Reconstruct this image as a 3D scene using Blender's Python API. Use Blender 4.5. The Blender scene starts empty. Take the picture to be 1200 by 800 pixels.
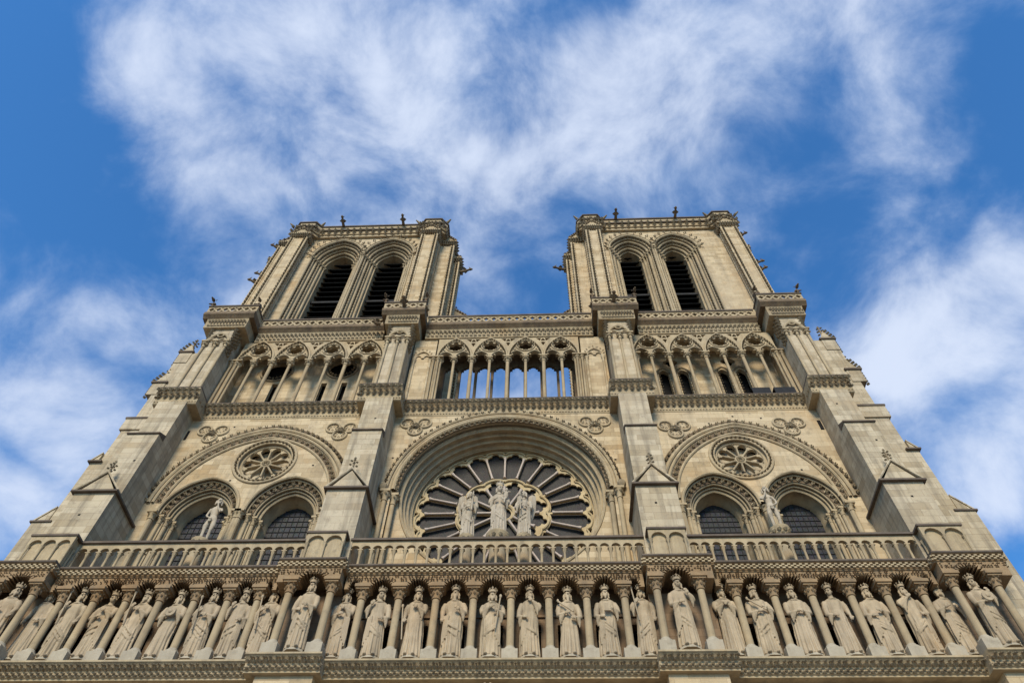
import bpy, math, random
from math import sin, cos, pi, sqrt, radians, atan2, acos
from mathutils import Vector, Matrix
from mathutils.geometry import tessellate_polygon
random.seed(7)
S = bpy.context.scene
C = bpy.data.collections.new("scene"); S.collection.children.link(C)

# ------------------------------------------------------------------ materials
def newmat(name):
    m = bpy.data.materials.new(name); m.use_nodes = True
    nt = m.node_tree; nt.nodes.clear()
    o = nt.nodes.new('ShaderNodeOutputMaterial'); b = nt.nodes.new('ShaderNodeBsdfPrincipled')
    nt.links.new(b.outputs[0], o.inputs[0]); b.inputs['Roughness'].default_value = .9
    b.inputs['Specular IOR Level'].default_value = .2
    return m, nt, b
def noise(nt, vec, scale, detail=5, rough=.6, dist=0):
    n = nt.nodes.new('ShaderNodeTexNoise'); n.inputs['Scale'].default_value = scale
    n.inputs['Detail'].default_value = detail; n.inputs['Roughness'].default_value = rough
    n.inputs['Distortion'].default_value = dist
    nt.links.new(vec, n.inputs['Vector']); return n.outputs['Fac']
def mapr(nt, v, a, b, c, d, smooth=False):
    n = nt.nodes.new('ShaderNodeMapRange')
    if smooth: n.interpolation_type = 'SMOOTHSTEP'
    for i, x in enumerate((a, b, c, d)): n.inputs[i+1].default_value = x
    nt.links.new(v, n.inputs[0]); return n.outputs[0]
def mixc(nt, fac, a, b, mode='MIX'):
    n = nt.nodes.new('ShaderNodeMix'); n.data_type = 'RGBA'; n.blend_type = mode
    for s, i in ((fac, 0), (a, 6), (b, 7)):
        if hasattr(s, 'is_linked'): nt.links.new(s, n.inputs[i])
        elif isinstance(s, (int, float)): n.inputs[i].default_value = s
        else: n.inputs[i].default_value = (*s, 1)
    return n.outputs[2]
def math_(nt, op, a, b=None, c=None):
    n = nt.nodes.new('ShaderNodeMath'); n.operation = op
    for i, s in enumerate((a, b, c)):
        if s is None: continue
        if hasattr(s, 'is_linked'): nt.links.new(s, n.inputs[i])
        else: n.inputs[i].default_value = s
    return n.outputs[0]
def position(nt): return nt.nodes.new('ShaderNodeNewGeometry').outputs['Position']
def scaled(nt, vec, sx, sy, sz, off=(0,0,0)):
    n = nt.nodes.new('ShaderNodeMapping'); n.inputs['Scale'].default_value = (sx, sy, sz)
    n.inputs['Location'].default_value = off
    nt.links.new(vec, n.inputs['Vector']); return n.outputs[0]

def stone(name, c1, c2, block=None, streak=.35, grime=(.13,.105,.075), bump=.25, patch=.6, grimeamt=.6):
    m, nt, b = newmat(name); L = nt.links
    P = position(nt)
    warp = noise(nt, P, .35, 3)
    if block:
        sp = nt.nodes.new('ShaderNodeSeparateXYZ'); L.new(P, sp.inputs[0])
        u = math_(nt, 'ADD', sp.outputs[0], sp.outputs[1])
        cb = nt.nodes.new('ShaderNodeCombineXYZ'); L.new(u, cb.inputs[0]); L.new(sp.outputs[2], cb.inputs[1])
        br = nt.nodes.new('ShaderNodeTexBrick'); L.new(cb.outputs[0], br.inputs['Vector'])
        br.inputs['Scale'].default_value = 1; br.inputs['Brick Width'].default_value = block[0]
        br.inputs['Row Height'].default_value = block[1]; br.inputs['Mortar Size'].default_value = .011
        br.inputs['Mortar Smooth'].default_value = .4; br.offset = .43; br.squash = 1.3; br.squash_frequency = 3
        br.inputs['Color1'].default_value = (*c1, 1); br.inputs['Color2'].default_value = (*c2, 1)
        br.inputs['Mortar'].default_value = (c1[0]*.55, c1[1]*.5, c1[2]*.45, 1)
        col = br.outputs['Color']; mort = br.outputs['Fac']
        # second, larger grid of odd replaced blocks
        b2 = nt.nodes.new('ShaderNodeTexBrick'); L.new(cb.outputs[0], b2.inputs['Vector'])
        b2.inputs['Scale'].default_value = 1; b2.inputs['Brick Width'].default_value = block[0]
        b2.inputs['Row Height'].default_value = block[1]; b2.inputs['Mortar Size'].default_value = 0
        b2.offset = .43; b2.squash = 1.3; b2.squash_frequency = 3; b2.inputs['Bias'].default_value = -.3
        b2.inputs['Color1'].default_value = (1,1,1,1); b2.inputs['Color2'].default_value = (.64,.57,.47,1)
        col = mixc(nt, .85, col, b2.outputs['Color'], 'MULTIPLY')
    else:
        col = mixc(nt, mapr(nt, noise(nt, P, 1.3, 5), .35, .65, 0, 1), c1, c2); mort = None
    # warm / cool patches
    col = mixc(nt, mapr(nt, noise(nt, P, .16, 4, .6, .4), .42, .62, 0, patch), col, (c1[0]*.86, c1[1]*.87, c1[2]*.92))
    col = mixc(nt, mapr(nt, noise(nt, scaled(nt, P, 1, 1, 1, (9,4,2)), .4, 4, .6, .4), .55, .7, 0, patch*.7), col, (c2[0]*1.0, c2[1]*.80, c2[2]*.58))
    # vertical rain streaks
    st = noise(nt, scaled(nt, P, 2.6, 2.6, .16), 1.0, 6, .62)
    col = mixc(nt, mapr(nt, st, .48, .68, 0, min(.9, streak*1.35)), col, grime, 'MIX')
    lg = noise(nt, scaled(nt, P, 1, 1, .7, (3, 7, 1)), .55, 7, .7)
    col = mixc(nt, mapr(nt, lg, .50, .70, 0, streak*.9), col, tuple(x*1.25 for x in grime))
    # small dirt, pores
    g = noise(nt, P, 2.2, 8, .75)
    col = mixc(nt, mapr(nt, g, .53, .72, 0, grimeamt), col, grime)
    sp2 = noise(nt, P, 26, 4, .7)
    col = mixc(nt, 1.0, col, (1,1,1), 'MULTIPLY') if False else mixc(nt, mapr(nt, sp2, .3, .7, .22, 0), col, (c1[0]*.4, c1[1]*.38, c1[2]*.35))
    L.new(col, b.inputs['Base Color'])
    bm = nt.nodes.new('ShaderNodeBump'); bm.inputs['Strength'].default_value = bump; bm.inputs['Distance'].default_value = .03
    h = math_(nt, 'ADD', noise(nt, P, 18, 5, .7), math_(nt, 'MULTIPLY', noise(nt, P, 3, 4, .7), .8))
    if mort: h = math_(nt, 'SUBTRACT', h, math_(nt, 'MULTIPLY', mort, 1.2))
    L.new(h, bm.inputs['Height']); L.new(bm.outputs[0], b.inputs['Normal'])
    return m
ASH = stone('ashlar_limestone', (.53,.415,.26), (.44,.335,.20), (.92,.37), streak=.24, bump=.35)
ASHG = stone('buttress_ashlar', (.49,.405,.28), (.41,.335,.225), (1.0,.40), streak=.48, bump=.35, patch=.5)
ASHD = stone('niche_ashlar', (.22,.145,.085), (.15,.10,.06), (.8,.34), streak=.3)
CARV = stone('carved_limestone', (.43,.335,.205), (.33,.25,.145), None, streak=.35, bump=.5)
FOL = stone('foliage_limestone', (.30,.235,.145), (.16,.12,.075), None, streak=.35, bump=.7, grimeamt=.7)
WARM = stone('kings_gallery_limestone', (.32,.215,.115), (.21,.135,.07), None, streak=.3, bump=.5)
COL = stone('column_limestone', (.40,.305,.18), (.31,.23,.135), None, streak=.3, bump=.3)
BASE = stone('pale_block_limestone', (.40,.34,.245), (.33,.275,.195), None, streak=.2, bump=.3)
STAT = stone('statue_limestone', (.44,.34,.22), (.33,.25,.155), None, streak=.4, bump=.35, grimeamt=.3)
STATP = stone('pale_statue_limestone', (.46,.385,.285), (.36,.295,.21), None, streak=.25, bump=.35)
TRAC = stone('tracery_limestone', (.50,.39,.225), (.40,.295,.155), None, streak=.15, bump=.3, grimeamt=.25)
SPOKE = stone('spoke_limestone', (.50,.41,.34), (.42,.34,.28), None, streak=.15, bump=.2, grimeamt=.25)
LEAD = stone('weathered_coping', (.15,.115,.085), (.085,.065,.05), None, streak=.2, grime=(.05,.04,.035), bump=.4)
DARK = stone('dark_weathered_shade_stone', (.20,.14,.08), (.11,.075,.045), None, streak=.4, grime=(.05,.04,.035), bump=.6)  # weathered stone; also the painted shade behind the leaf bands
def plain(name, col, rough=.8, bump=0, c2=None, sc=4):
    m, nt, b = newmat(name); P = position(nt)
    c = mixc(nt, mapr(nt, noise(nt, P, sc, 5), .35, .65, 0, 1), col, c2 or tuple(x*.6 for x in col))
    nt.links.new(c, b.inputs['Base Color']); b.inputs['Roughness'].default_value = rough
    return m
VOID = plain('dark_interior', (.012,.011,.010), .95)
SLATE = plain('louvre_slate', (.015,.014,.013), .85, c2=(.008,.008,.008), sc=2)
NET = plain('black_net', (.02,.02,.022), .8)
def glassmat(name, scale, base=(.018,.016,.015)):
    m, nt, b = newmat(name); L = nt.links; P = position(nt)
    v = nt.nodes.new('ShaderNodeTexVoronoi'); v.inputs['Scale'].default_value = scale; v.feature = 'F1'
    L.new(P, v.inputs['Vector'])
    e = nt.nodes.new('ShaderNodeTexVoronoi'); e.inputs['Scale'].default_value = scale; e.feature = 'DISTANCE_TO_EDGE'
    L.new(P, e.inputs['Vector'])
    c = mixc(nt, .55, (base[0]*1.1, base[1], base[2]), v.outputs['Color'], 'MULTIPLY')
    c = mixc(nt, mapr(nt, noise(nt, P, 1.5, 4), .4, .62, 0, .5), c, (.032,.028,.024))
    c = mixc(nt, mapr(nt, e.outputs['Distance'], .02, .09, 1, 0), c, (.038,.034,.03))
    L.new(c, b.inputs['Base Color']); b.inputs['Roughness'].default_value = .55
    b.inputs['Specular IOR Level'].default_value = .15
    bm = nt.nodes.new('ShaderNodeBump'); bm.inputs['Strength'].default_value = .5; bm.inputs['Distance'].default_value = .02
    L.new(v.outputs['Distance'], bm.inputs['Height']); L.new(bm.outputs[0], b.inputs['Normal'])
    return m
GLASS = glassmat('leaded_stained_glass', 9)
GLASSB = glassmat('leaded_window_glass', 7, (.022,.027,.038))
BAR = plain('window_iron_bar', (.022,.021,.02), .8)

# ------------------------------------------------------------------ mesh helper
class M:
    def __init__(s): s.v = []; s.f = []
    def grid(s, rows, cu=False, cv=False, caps=False):
        n0 = len(s.v); a = len(rows); b = len(rows[0])
        for r in rows: s.v.extend(r)
        for i in range(a if cu else a-1):
            for j in range(b if cv else b-1):
                i2 = (i+1) % a; j2 = (j+1) % b
                s.f.append((n0+i*b+j, n0+i*b+j2, n0+i2*b+j2, n0+i2*b+j))
        if caps:
            s.f.append(tuple(n0+j for j in range(b))[::-1]); s.f.append(tuple(n0+(a-1)*b+j for j in range(b)))
        return s
    def box(s, x0, x1, y0, y1, z0, z1, rz=0):
        n = len(s.v)
        s.v.extend([(x, y, z) for z in (z0, z1) for y in (y0, y1) for x in (x0, x1)])
        for q in ((0,2,3,1),(4,5,7,6),(0,1,5,4),(2,6,7,3),(0,4,6,2),(1,3,7,5)): s.f.append(tuple(n+k for k in q))
        return s
    def plate(s, outer, holes=(), y0=0, y1=.1, hy=None, back=True):
        """X-Z polygon with holes, extruded in Y from y0 (front) to y1"""
        loops = [outer]+list(holes)
        tris = tessellate_polygon([[Vector((x, z, 0)) for x, z in l] for l in loops])
        flat = [p for l in loops for p in l]; n = len(s.v); N = len(flat)
        s.v.extend([(x, y0, z) for x, z in flat]); s.v.extend([(x, y1, z) for x, z in flat])
        for t in tris:
            a, b, c = (flat[k] for k in t)
            if (b[0]-a[0])*(c[1]-a[1])-(b[1]-a[1])*(c[0]-a[0]) < 0: t = t[::-1]
            s.f.append(tuple(n+k for k in t))
            if back: s.f.append(tuple(n+N+k for k in t[::-1]))
        o = 0
        for l in loops:
            k = len(l)
            for i in range(k):
                j = (i+1) % k; s.f.append((n+o+i, n+N+o+i, n+N+o+j, n+o+j))
            o += k
        return s
    def prism(s, pts, fn, t0, t1):
        """closed 2D polygon pts, fn(p,q,t)->xyz, extruded t0..t1"""
        n = len(s.v); N = len(pts)
        s.v.extend([fn(p, q, t0) for p, q in pts]); s.v.extend([fn(p, q, t1) for p, q in pts])
        for i in range(N): s.f.append((n+i, n+(i+1) % N, n+N+(i+1) % N, n+N+i))
        for t in tessellate_polygon([[Vector((p, q, 0)) for p, q in pts]]):
            s.f.append(tuple(n+k for k in t)); s.f.append(tuple(n+N+k for k in t[::-1]))
        return s
    def yz(s, pts, x0, x1): return s.prism(pts, lambda p, q, t: (t, p, q), x0, x1)
    def xz(s, pts, y0, y1): return s.prism(pts, lambda p, q, t: (p, t, q), y0, y1)
    def lathe(s, prof, c=(0,0,0), n=12, a0=0, sx=1, sy=1):
        rows = [[(c[0]+r*sx*cos(a0+2*pi*k/n), c[1]+r*sy*sin(a0+2*pi*k/n), c[2]+z) for k in range(n)] for r, z in prof]
        return s.grid(rows, cv=True, caps=True)
    def tube(s, pts, rad, n=8, caps=True):
        pts = [Vector(p) for p in pts]
        if not hasattr(rad, '__len__'): rad = [rad]*len(pts)
        rows = []; up = None
        for i, p in enumerate(pts):
            t = (pts[min(i+1, len(pts)-1)]-pts[max(i-1, 0)]).normalized()
            if up is None: up = Vector((0,0,1)) if abs(t.z) < .9 else Vector((0,1,0))
            a = t.cross(up); a = a.normalized() if a.length > 1e-4 else Vector((1,0,0)); b = a.cross(t).normalized(); up = b
            rows.append([tuple(p+a*rad[i]*cos(2*pi*k/n)+b*rad[i]*sin(2*pi*k/n)) for k in range(n)])
        return s.grid(rows, cv=True, caps=caps)
    def ell(s, c, r, n=8, m=5, rot=None):
        rows = []
        for i in range(m+1):
            ph = -pi/2+pi*(i+.0001)/(m+.0002)
            row = []
            for k in range(n):
                v = Vector((r[0]*cos(ph)*cos(2*pi*k/n), r[1]*cos(ph)*sin(2*pi*k/n), r[2]*sin(ph)))
                if rot: v = rot @ v
                row.append((c[0]+v.x, c[1]+v.y, c[2]+v.z))
            rows.append(row)
        return s.grid(rows, cv=True)
    def octa(s, c, r, rot=None):
        n = len(s.v); c = Vector(c)
        for d in ((1,0,0),(-1,0,0),(0,1,0),(0,-1,0),(0,0,1),(0,0,-1)):
            v = Vector((d[0]*r[0], d[1]*r[1], d[2]*r[2]))
            if rot: v = rot @ v
            s.v.append(tuple(c+v))
        for q in ((0,2,4),(2,1,4),(1,3,4),(3,0,4),(2,0,5),(1,2,5),(3,1,5),(0,3,5)): s.f.append(tuple(n+k for k in q))
        return s
    def leaf(s, c, d, size=.12, front=-1):
        """curled crocket leaf at c growing along the X-Z direction d"""
        a = atan2(d[1], d[0]); R = Matrix.Rotation(-a, 3, 'Y')
        j = 1+random.uniform(-.15, .15); x, y, z = c
        def w(u, v, n): q = R @ Vector((u*size*j, 0, v*size*j)); return (x+q.x, y+n*size*j*front, z+q.z)
        s.octa(w(.15, 0, .3), (size*.75, size*.32, size*.22), R)
        for vv in (-.55, .55): s.octa(w(.55, vv, .75), (size*.36, size*.4, size*.36), R)
        s.octa(w(1.0, 0, .95), (size*.42, size*.45, size*.42), R)
        return s
    def obj(s, name, mat, parent=None, ang=38, smooth=True, loc=None):
        me = bpy.data.meshes.new(name); me.from_pydata(s.v, [], s.f); me.validate()
        me.materials.append(mat)
        if smooth:
            me.shade_smooth(); me.set_sharp_from_angle(angle=radians(ang))
        o = bpy.data.objects.new(name, me); C.objects.link(o)
        if parent: o.parent = parent
        if loc: o.location = loc
        return o
def empty(name, loc=(0,0,0), parent=None):
    o = bpy.data.objects.new(name, None); C.objects.link(o); o.location = loc
    if parent: o.parent = parent
    return o
def tag(o, label=None, cat=None, group=None, kind=None):
    for k, v in (('label', label), ('category', cat), ('group', group), ('kind', kind)):
        if v: o[k] = v
    return o
def dup(o, parent, loc):
    c = o.copy(); C.objects.link(c); c.parent = parent; c.location = loc
    for ch in o.children:
        d = ch.copy(); C.objects.link(d); d.parent = c
    return c

# ------------------------------------------------------------------ 2D paths
def archpts(cx, zs, w, h, d=0, n=20, zb=None):
    """pointed arch half-width w, rise h, offset d outward; left to right"""
    h = max(h, w); R = (w*w+h*h)/(2*w); r = R+d; ex = (R-w)
    e = acos(max(-1, min(1, ex/r))) if ex > 1e-6 else pi/2
    pts = []
    for i in range(n+1):
        t = e*i/n; pts.append((cx+ex-r*cos(t), zs+r*sin(t)))
    right = [(2*cx-x, z) for x, z in pts[:-1]][::-1]
    pts += right
    if zb is not None: pts = [(cx-w-d, zb)]+pts+[(cx+w+d, zb)]
    return pts
def circ(cx, cz, r, n=48, a0=0): return [(cx+r*cos(a0+2*pi*i/n), cz+r*sin(a0+2*pi*i/n)) for i in range(n)]
def foil(cx, cz, k, d, r, rot=pi/2, n=7):
    """k-foil outline: k circles of radius r centred at distance d"""
    pts = []
    for i in range(k):
        a = rot+2*pi*i/k
        for j in range(n):
            t = (j/(n-1)-.5)*2*pi/k*.98
            rr = d*cos(t)+sqrt(max(r*r-(d*sin(t))**2, 0))
            pts.append((cx+rr*cos(a+t), cz+rr*sin(a+t)))
    return pts
def sweep(m, paths, ys, closed=False, cv=False):
    """paths: one path per profile point (same length), ys: y per profile point"""
    rows = [[(p[0], y, p[1]) for p in path] for path, y in zip(paths, ys)]
    m.grid(rows, cu=cv, cv=closed)
def roll(m, pathfn, d, y, r, closed=False, k=7):
    ph = [2*pi*i/k for i in range(k)]
    sweep(m, [pathfn(d+r*cos(a)) for a in ph], [y+r*sin(a) for a in ph], closed, True)
def leafband(m, pathfn, d, y, size, step, closed=False, inward=False):
    p = pathfn(d); acc = 0
    if closed: p = p+[p[0]]
    for i in range(len(p)-1):
        (x0, z0), (x1, z1) = p[i], p[i+1]; L = sqrt((x1-x0)**2+(z1-z0)**2)
        if L < 1e-6: continue
        while acc < L:
            t = acc/L; x = x0+(x1-x0)*t; z = z0+(z1-z0)*t
            nx, nz = -(z1-z0)/L, (x1-x0)/L
            if closed: nx, nz = -nx, -nz
            if inward: nx, nz = -nx, -nz
            m.leaf((x, y, z), (nx, nz), size); acc += step
        acc -= L

def shadestrip(m, pathfn, d0, d1, y, closed=False):  # flat dark strip, paints the shade of a hollow behind carved leaves
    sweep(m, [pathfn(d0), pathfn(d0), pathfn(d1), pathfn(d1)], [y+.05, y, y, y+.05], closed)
def knobband(m, pathfn, d, y, w, h, step, closed=False):
    """row of carved leaf knobs, w along the path, h across it"""
    p = pathfn(d); acc = step*.5
    if closed: p = p+[p[0]]
    for i in range(len(p)-1):
        (x0, z0), (x1, z1) = p[i], p[i+1]; L = sqrt((x1-x0)**2+(z1-z0)**2)
        if L < 1e-6: continue
        R = Matrix.Rotation(-atan2(z1-z0, x1-x0), 3, 'Y'); nx, nz = -(z1-z0)/L, (x1-x0)/L
        while acc < L:
            t = acc/L; j = random.uniform(.88, 1.12); k = random.uniform(-.03, .03)
            x = x0+(x1-x0)*t; z = z0+(z1-z0)*t; acc += step*random.uniform(-.06, .06)
            if random.random() < .04: j *= .6
            m.octa((x+nx*k, y, z+nz*k), (w*j, .09, h*j), R)
            for q in (-.45, .45): m.octa((x+(x1-x0)/L*q*w+nx*h*.25, y-.07, z+(z1-z0)/L*q*w+nz*h*.25), (w*.42*j, .08, h*.5), R)
            m.octa((x-nx*h*.4, y-.06, z-nz*h*.4), (w*.4, .07, h*.5), R)
            acc += step
        acc -= L

# horizontal cornice bands that wrap a stepped plan: list of (x0,x1,yfront) segments
def cornice(m, segs, prof, yback):
    """prof: list of (dy,z) going outward; front at y+dy. side returns included by extruding a closed section"""
    for x0, x1, yf in segs:
        m.yz([(yback, prof[0][1])]+[(yf+d, z) for d, z in prof]+[(yback, prof[-1][1])], x0, x1)
def leafrow(m, x0, x1, y, z, size, step, down=True, side=False, amp=0):
    n = max(1, round(abs(x1-x0)/step)); st = (x1-x0)/n
    for i in range(n):
        x = x0+st*(i+.5)
        if side: # along y at fixed x = y param
            pass
        m.leaf((x, y, z), (0, -1 if down else 1), size)
def hooks(m, x0, x1, y, z, s, step, ax='x', sgn=-1):
    """row of big curled hook leaves under a cornice"""
    n = max(1, round(abs(x1-x0)/step)); st = (x1-x0)/n
    for i in range(n):
        t = x0+st*(i+.5); j = random.uniform(.9, 1.1)
        for dz, dy, r in ((-.9, .1, .3), (-.45, -.18, .36), (0, -.55, .42)):
            q = (t, y-sgn*dy*s*-1 if False else y+dy*s*(-sgn), z+dz*s*j) if ax == 'x' else (y+dy*s*(-sgn), t, z+dz*s*j)
            rr = (r*s*1.1, r*s, r*s*.9) if ax == 'x' else (r*s, r*s*1.1, r*s*.9)
            m.octa(q, rr)

# ------------------------------------------------------------------ camera
cam = bpy.data.cameras.new("camera"); co = bpy.data.objects.new("camera", cam); C.objects.link(co)
yaw, pitch, rl = -.0623, .9817, .0311
fw = Vector((sin(yaw)*cos(pitch), cos(yaw)*cos(pitch), sin(pitch)))
rt = Vector((cos(yaw), -sin(yaw), 0)); up = rt.cross(fw)
Rv = cos(rl)*rt+sin(rl)*up; Uv = -sin(rl)*rt+cos(rl)*up
co.matrix_world = Matrix((( Rv.x, Uv.x, -fw.x, 2.0128), (Rv.y, Uv.y, -fw.y, -27.2514), (Rv.z, Uv.z, -fw.z, 1.6), (0,0,0,1)))
cam.lens = 842.731/1200*36; cam.sensor_width = 36; cam.clip_end = 5000; cam.clip_start = .1
S.camera = co

# ------------------------------------------------------------------ cathedral root
root = empty('cathedral')
tag(root, 'huge pale limestone gothic cathedral front with two square towers and a rose window', 'cathedral')
WY = .3                                     # main wall plane
EDG = dict(lo=(-20.75, -18.96), li=(-8.2, -6.55), ri=(6.68, 8.37), ro=(18.33, 19.97))
BAYS = [(-18.96, -8.2), (-6.55, 6.68), (8.37, 18.33)]

# ground
g = M(); g.box(-2500, 2500, -2500, 2500, -.3, 0)
gm = stone('paving_stone', (.50,.455,.385), (.42,.38,.32), (1.2,.8), streak=0)
tag(g.obj('ground', gm), kind='structure')

# ---- lower wall down to the ground with three portals
def lower():
    m = M()
    outer = [(-21.2, 0), (20.6, 0), (20.6, 16.55), (-21.2, 16.55)]
    holes = []
    for cx, w, zs, h in ((-13.6, 3.2, 6, 4.5), (0, 4.0, 6.5, 5.5), (13.3, 3.0, 6, 4.5)):
        holes.append(archpts(cx, zs, w, h, zb=.02))
    m.plate(outer, holes, -2.3, -1.9)
    m.obj('wall', ASH, root)
    m = M()
    for (cx, w, zs, h), hh in zip(((-13.6, 3.2, 6, 4.5), (0, 4.0, 6.5, 5.5), (13.3, 3.0, 6, 4.5)), holes):
        fn = lambda d, cx=cx, w=w, zs=zs, h=h: archpts(cx, zs, w, h, d, zb=.02)
        prof = []
        for k in range(5): prof += [(-.35*k, -2.3+.35*k), (-.35*k, -1.95+.35*k)]
        sweep(m, [fn(d) for d, y in prof], [y for d, y in prof])
    m.obj('portal_archivolt', CARV, root)
    for cx, w, zs, h in ((-13.6, 1.8, 6, 3.1), (0, 2.6, 6.5, 4.1), (13.3, 1.6, 6, 3.1)):
        d = M().box(cx-w, cx+w, -.58, -.5, 0, zs+h); d.obj('portal_door', SLATE, root)
    m = M()
    for a, b in ((-21.2, -18.6), (-8.75, -6.1), (6.2, 8.85), (17.9, 20.6)):
        m2 = M().box(a+.25, b-.25, -2.95, -2.31, 0, 16.5); m2.obj('buttress', ASH, root)
    # finial of the central portal gable just reaching the frame
    m = M(); m.tube([(0, -2.75, 15.3), (0, -2.75, 16.2)], .1, 6)
    for a in range(6):
        for z, s in ((15.75, .16), (16.1, .13)): m.octa((.2*cos(a*pi/3), -2.75+.2*sin(a*pi/3), z), (s, s, s*.8))
    m.obj('portal_finial', CARV, root)
lower()

# ---- ledge under the kings (foliage string course)
KS = [(-21.25, -18.45, -3.45), (-18.45, -8.9, -3.0), (-8.9, -6.08, -3.45), (-6.08, 6.15, -3.0), (6.15, 9.0, -3.45), (9.0, 17.75, -3.0), (17.75, 20.6, -3.45)]
def ledge():
    m = M()
    cornice(m, KS, [(.30, 16.46), (.30, 16.52), (.24, 16.56), (.24, 16.8), (.12, 16.9), (.06, 17.0), (0, 17.03), (0, 17.1)], -1.0)
    m.obj('kings_ledge', CARV, root)
    f = M()
    for x0, x1, y in KS:
        n = round((x1-x0)/.24)
        for i in range(n):
            x = x0+(x1-x0)*(i+.5)/n
            f.octa((x, y+.20, 16.60), (.115, .07, .055)); f.octa((x+.12, y+.18, 16.68), (.10, .07, .06))
            f.octa((x, y+.12, 16.84), (.085, .09, .075)); f.octa((x+.11, y+.05, 16.93), (.075, .09, .05))
            if i % 2: f.octa((x, y+.02, 16.88), (.05, .1, .04))
        if y < -3.2:      # foliage on the returns
            for xx, sg in ((x0, -1), (x1, 1)):
                f.octa((xx-.03*sg, y+.4, 16.9), (.08, .09, .08)); f.octa((xx-.03*sg, y+.2, 16.9), (.08, .09, .08)); f.octa((xx-.03*sg, y+.3, 16.65), (.08, .09, .08))
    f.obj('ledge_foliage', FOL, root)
ledge()

# ---- kings gallery columns
def make_column(name, h, r, basew, capw, mat, bmat, cmat, parent, loc, n=14):
    o = M().lathe([(r, 0), (r*.985, h*.5), (r*.96, h)], n=n).obj(name, mat, parent, loc=loc)
    b = M()
    b.box(-basew, basew, -basew, basew, -.62, -.18)
    b.lathe([(basew*1.02, -.18), (basew*.95, -.1), (r*1.35, -.05), (r*1.25, .02), (r, .05)], n=n)
    b.obj('base', bmat, o)
    c = M()
    c.lathe([(r*1.02, h-.04), (r*1.22, h-.02), (r*1.22, h+.03), (r, h+.05), (r*1.1, h+.2), (capw*.92, h+.4)], n=n)
    for k in range(8):
        a = k*pi/4+.2
        c.octa(((r*1.35)*cos(a), (r*1.35)*sin(a), h+.22), (.055, .055, .09))
        a += pi/8
        c.octa(((capw*.98)*cos(a), (capw*.98)*sin(a), h+.37), (.07, .07, .06))
    c.box(-capw*1.08, capw*1.08, -capw*1.08, capw*1.08, h+.38, h+.46)
    c.box(-capw*1.30, capw*1.30, -capw*1.30, capw*1.30, h+.46, h+.60)
    c.obj('capital', cmat, o)
    return o
KZ = 17.72
proto = make_column('king_column', 2.18, .152, .30, .25, COL, BASE, WARM, root, (-17.78, -2.6, KZ))
KC_side = [-16.38, -15.03, -13.63, -12.18, -10.80, -9.56, 9.75, 11.22, 12.70, 14.22, 15.62, 17.05]
KC_mid = [.0+1.515*(k/2) for k in range(-7, 8, 2)]
for x in KC_side+KC_mid: dup(proto, root, (x, -2.6, KZ))
KC_but = [-20.45, -18.75, -8.18, -6.48, 6.55, 8.27, 18.1, 19.75]
for x in KC_but: dup(proto, root, (x, -3.08, KZ))

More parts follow.
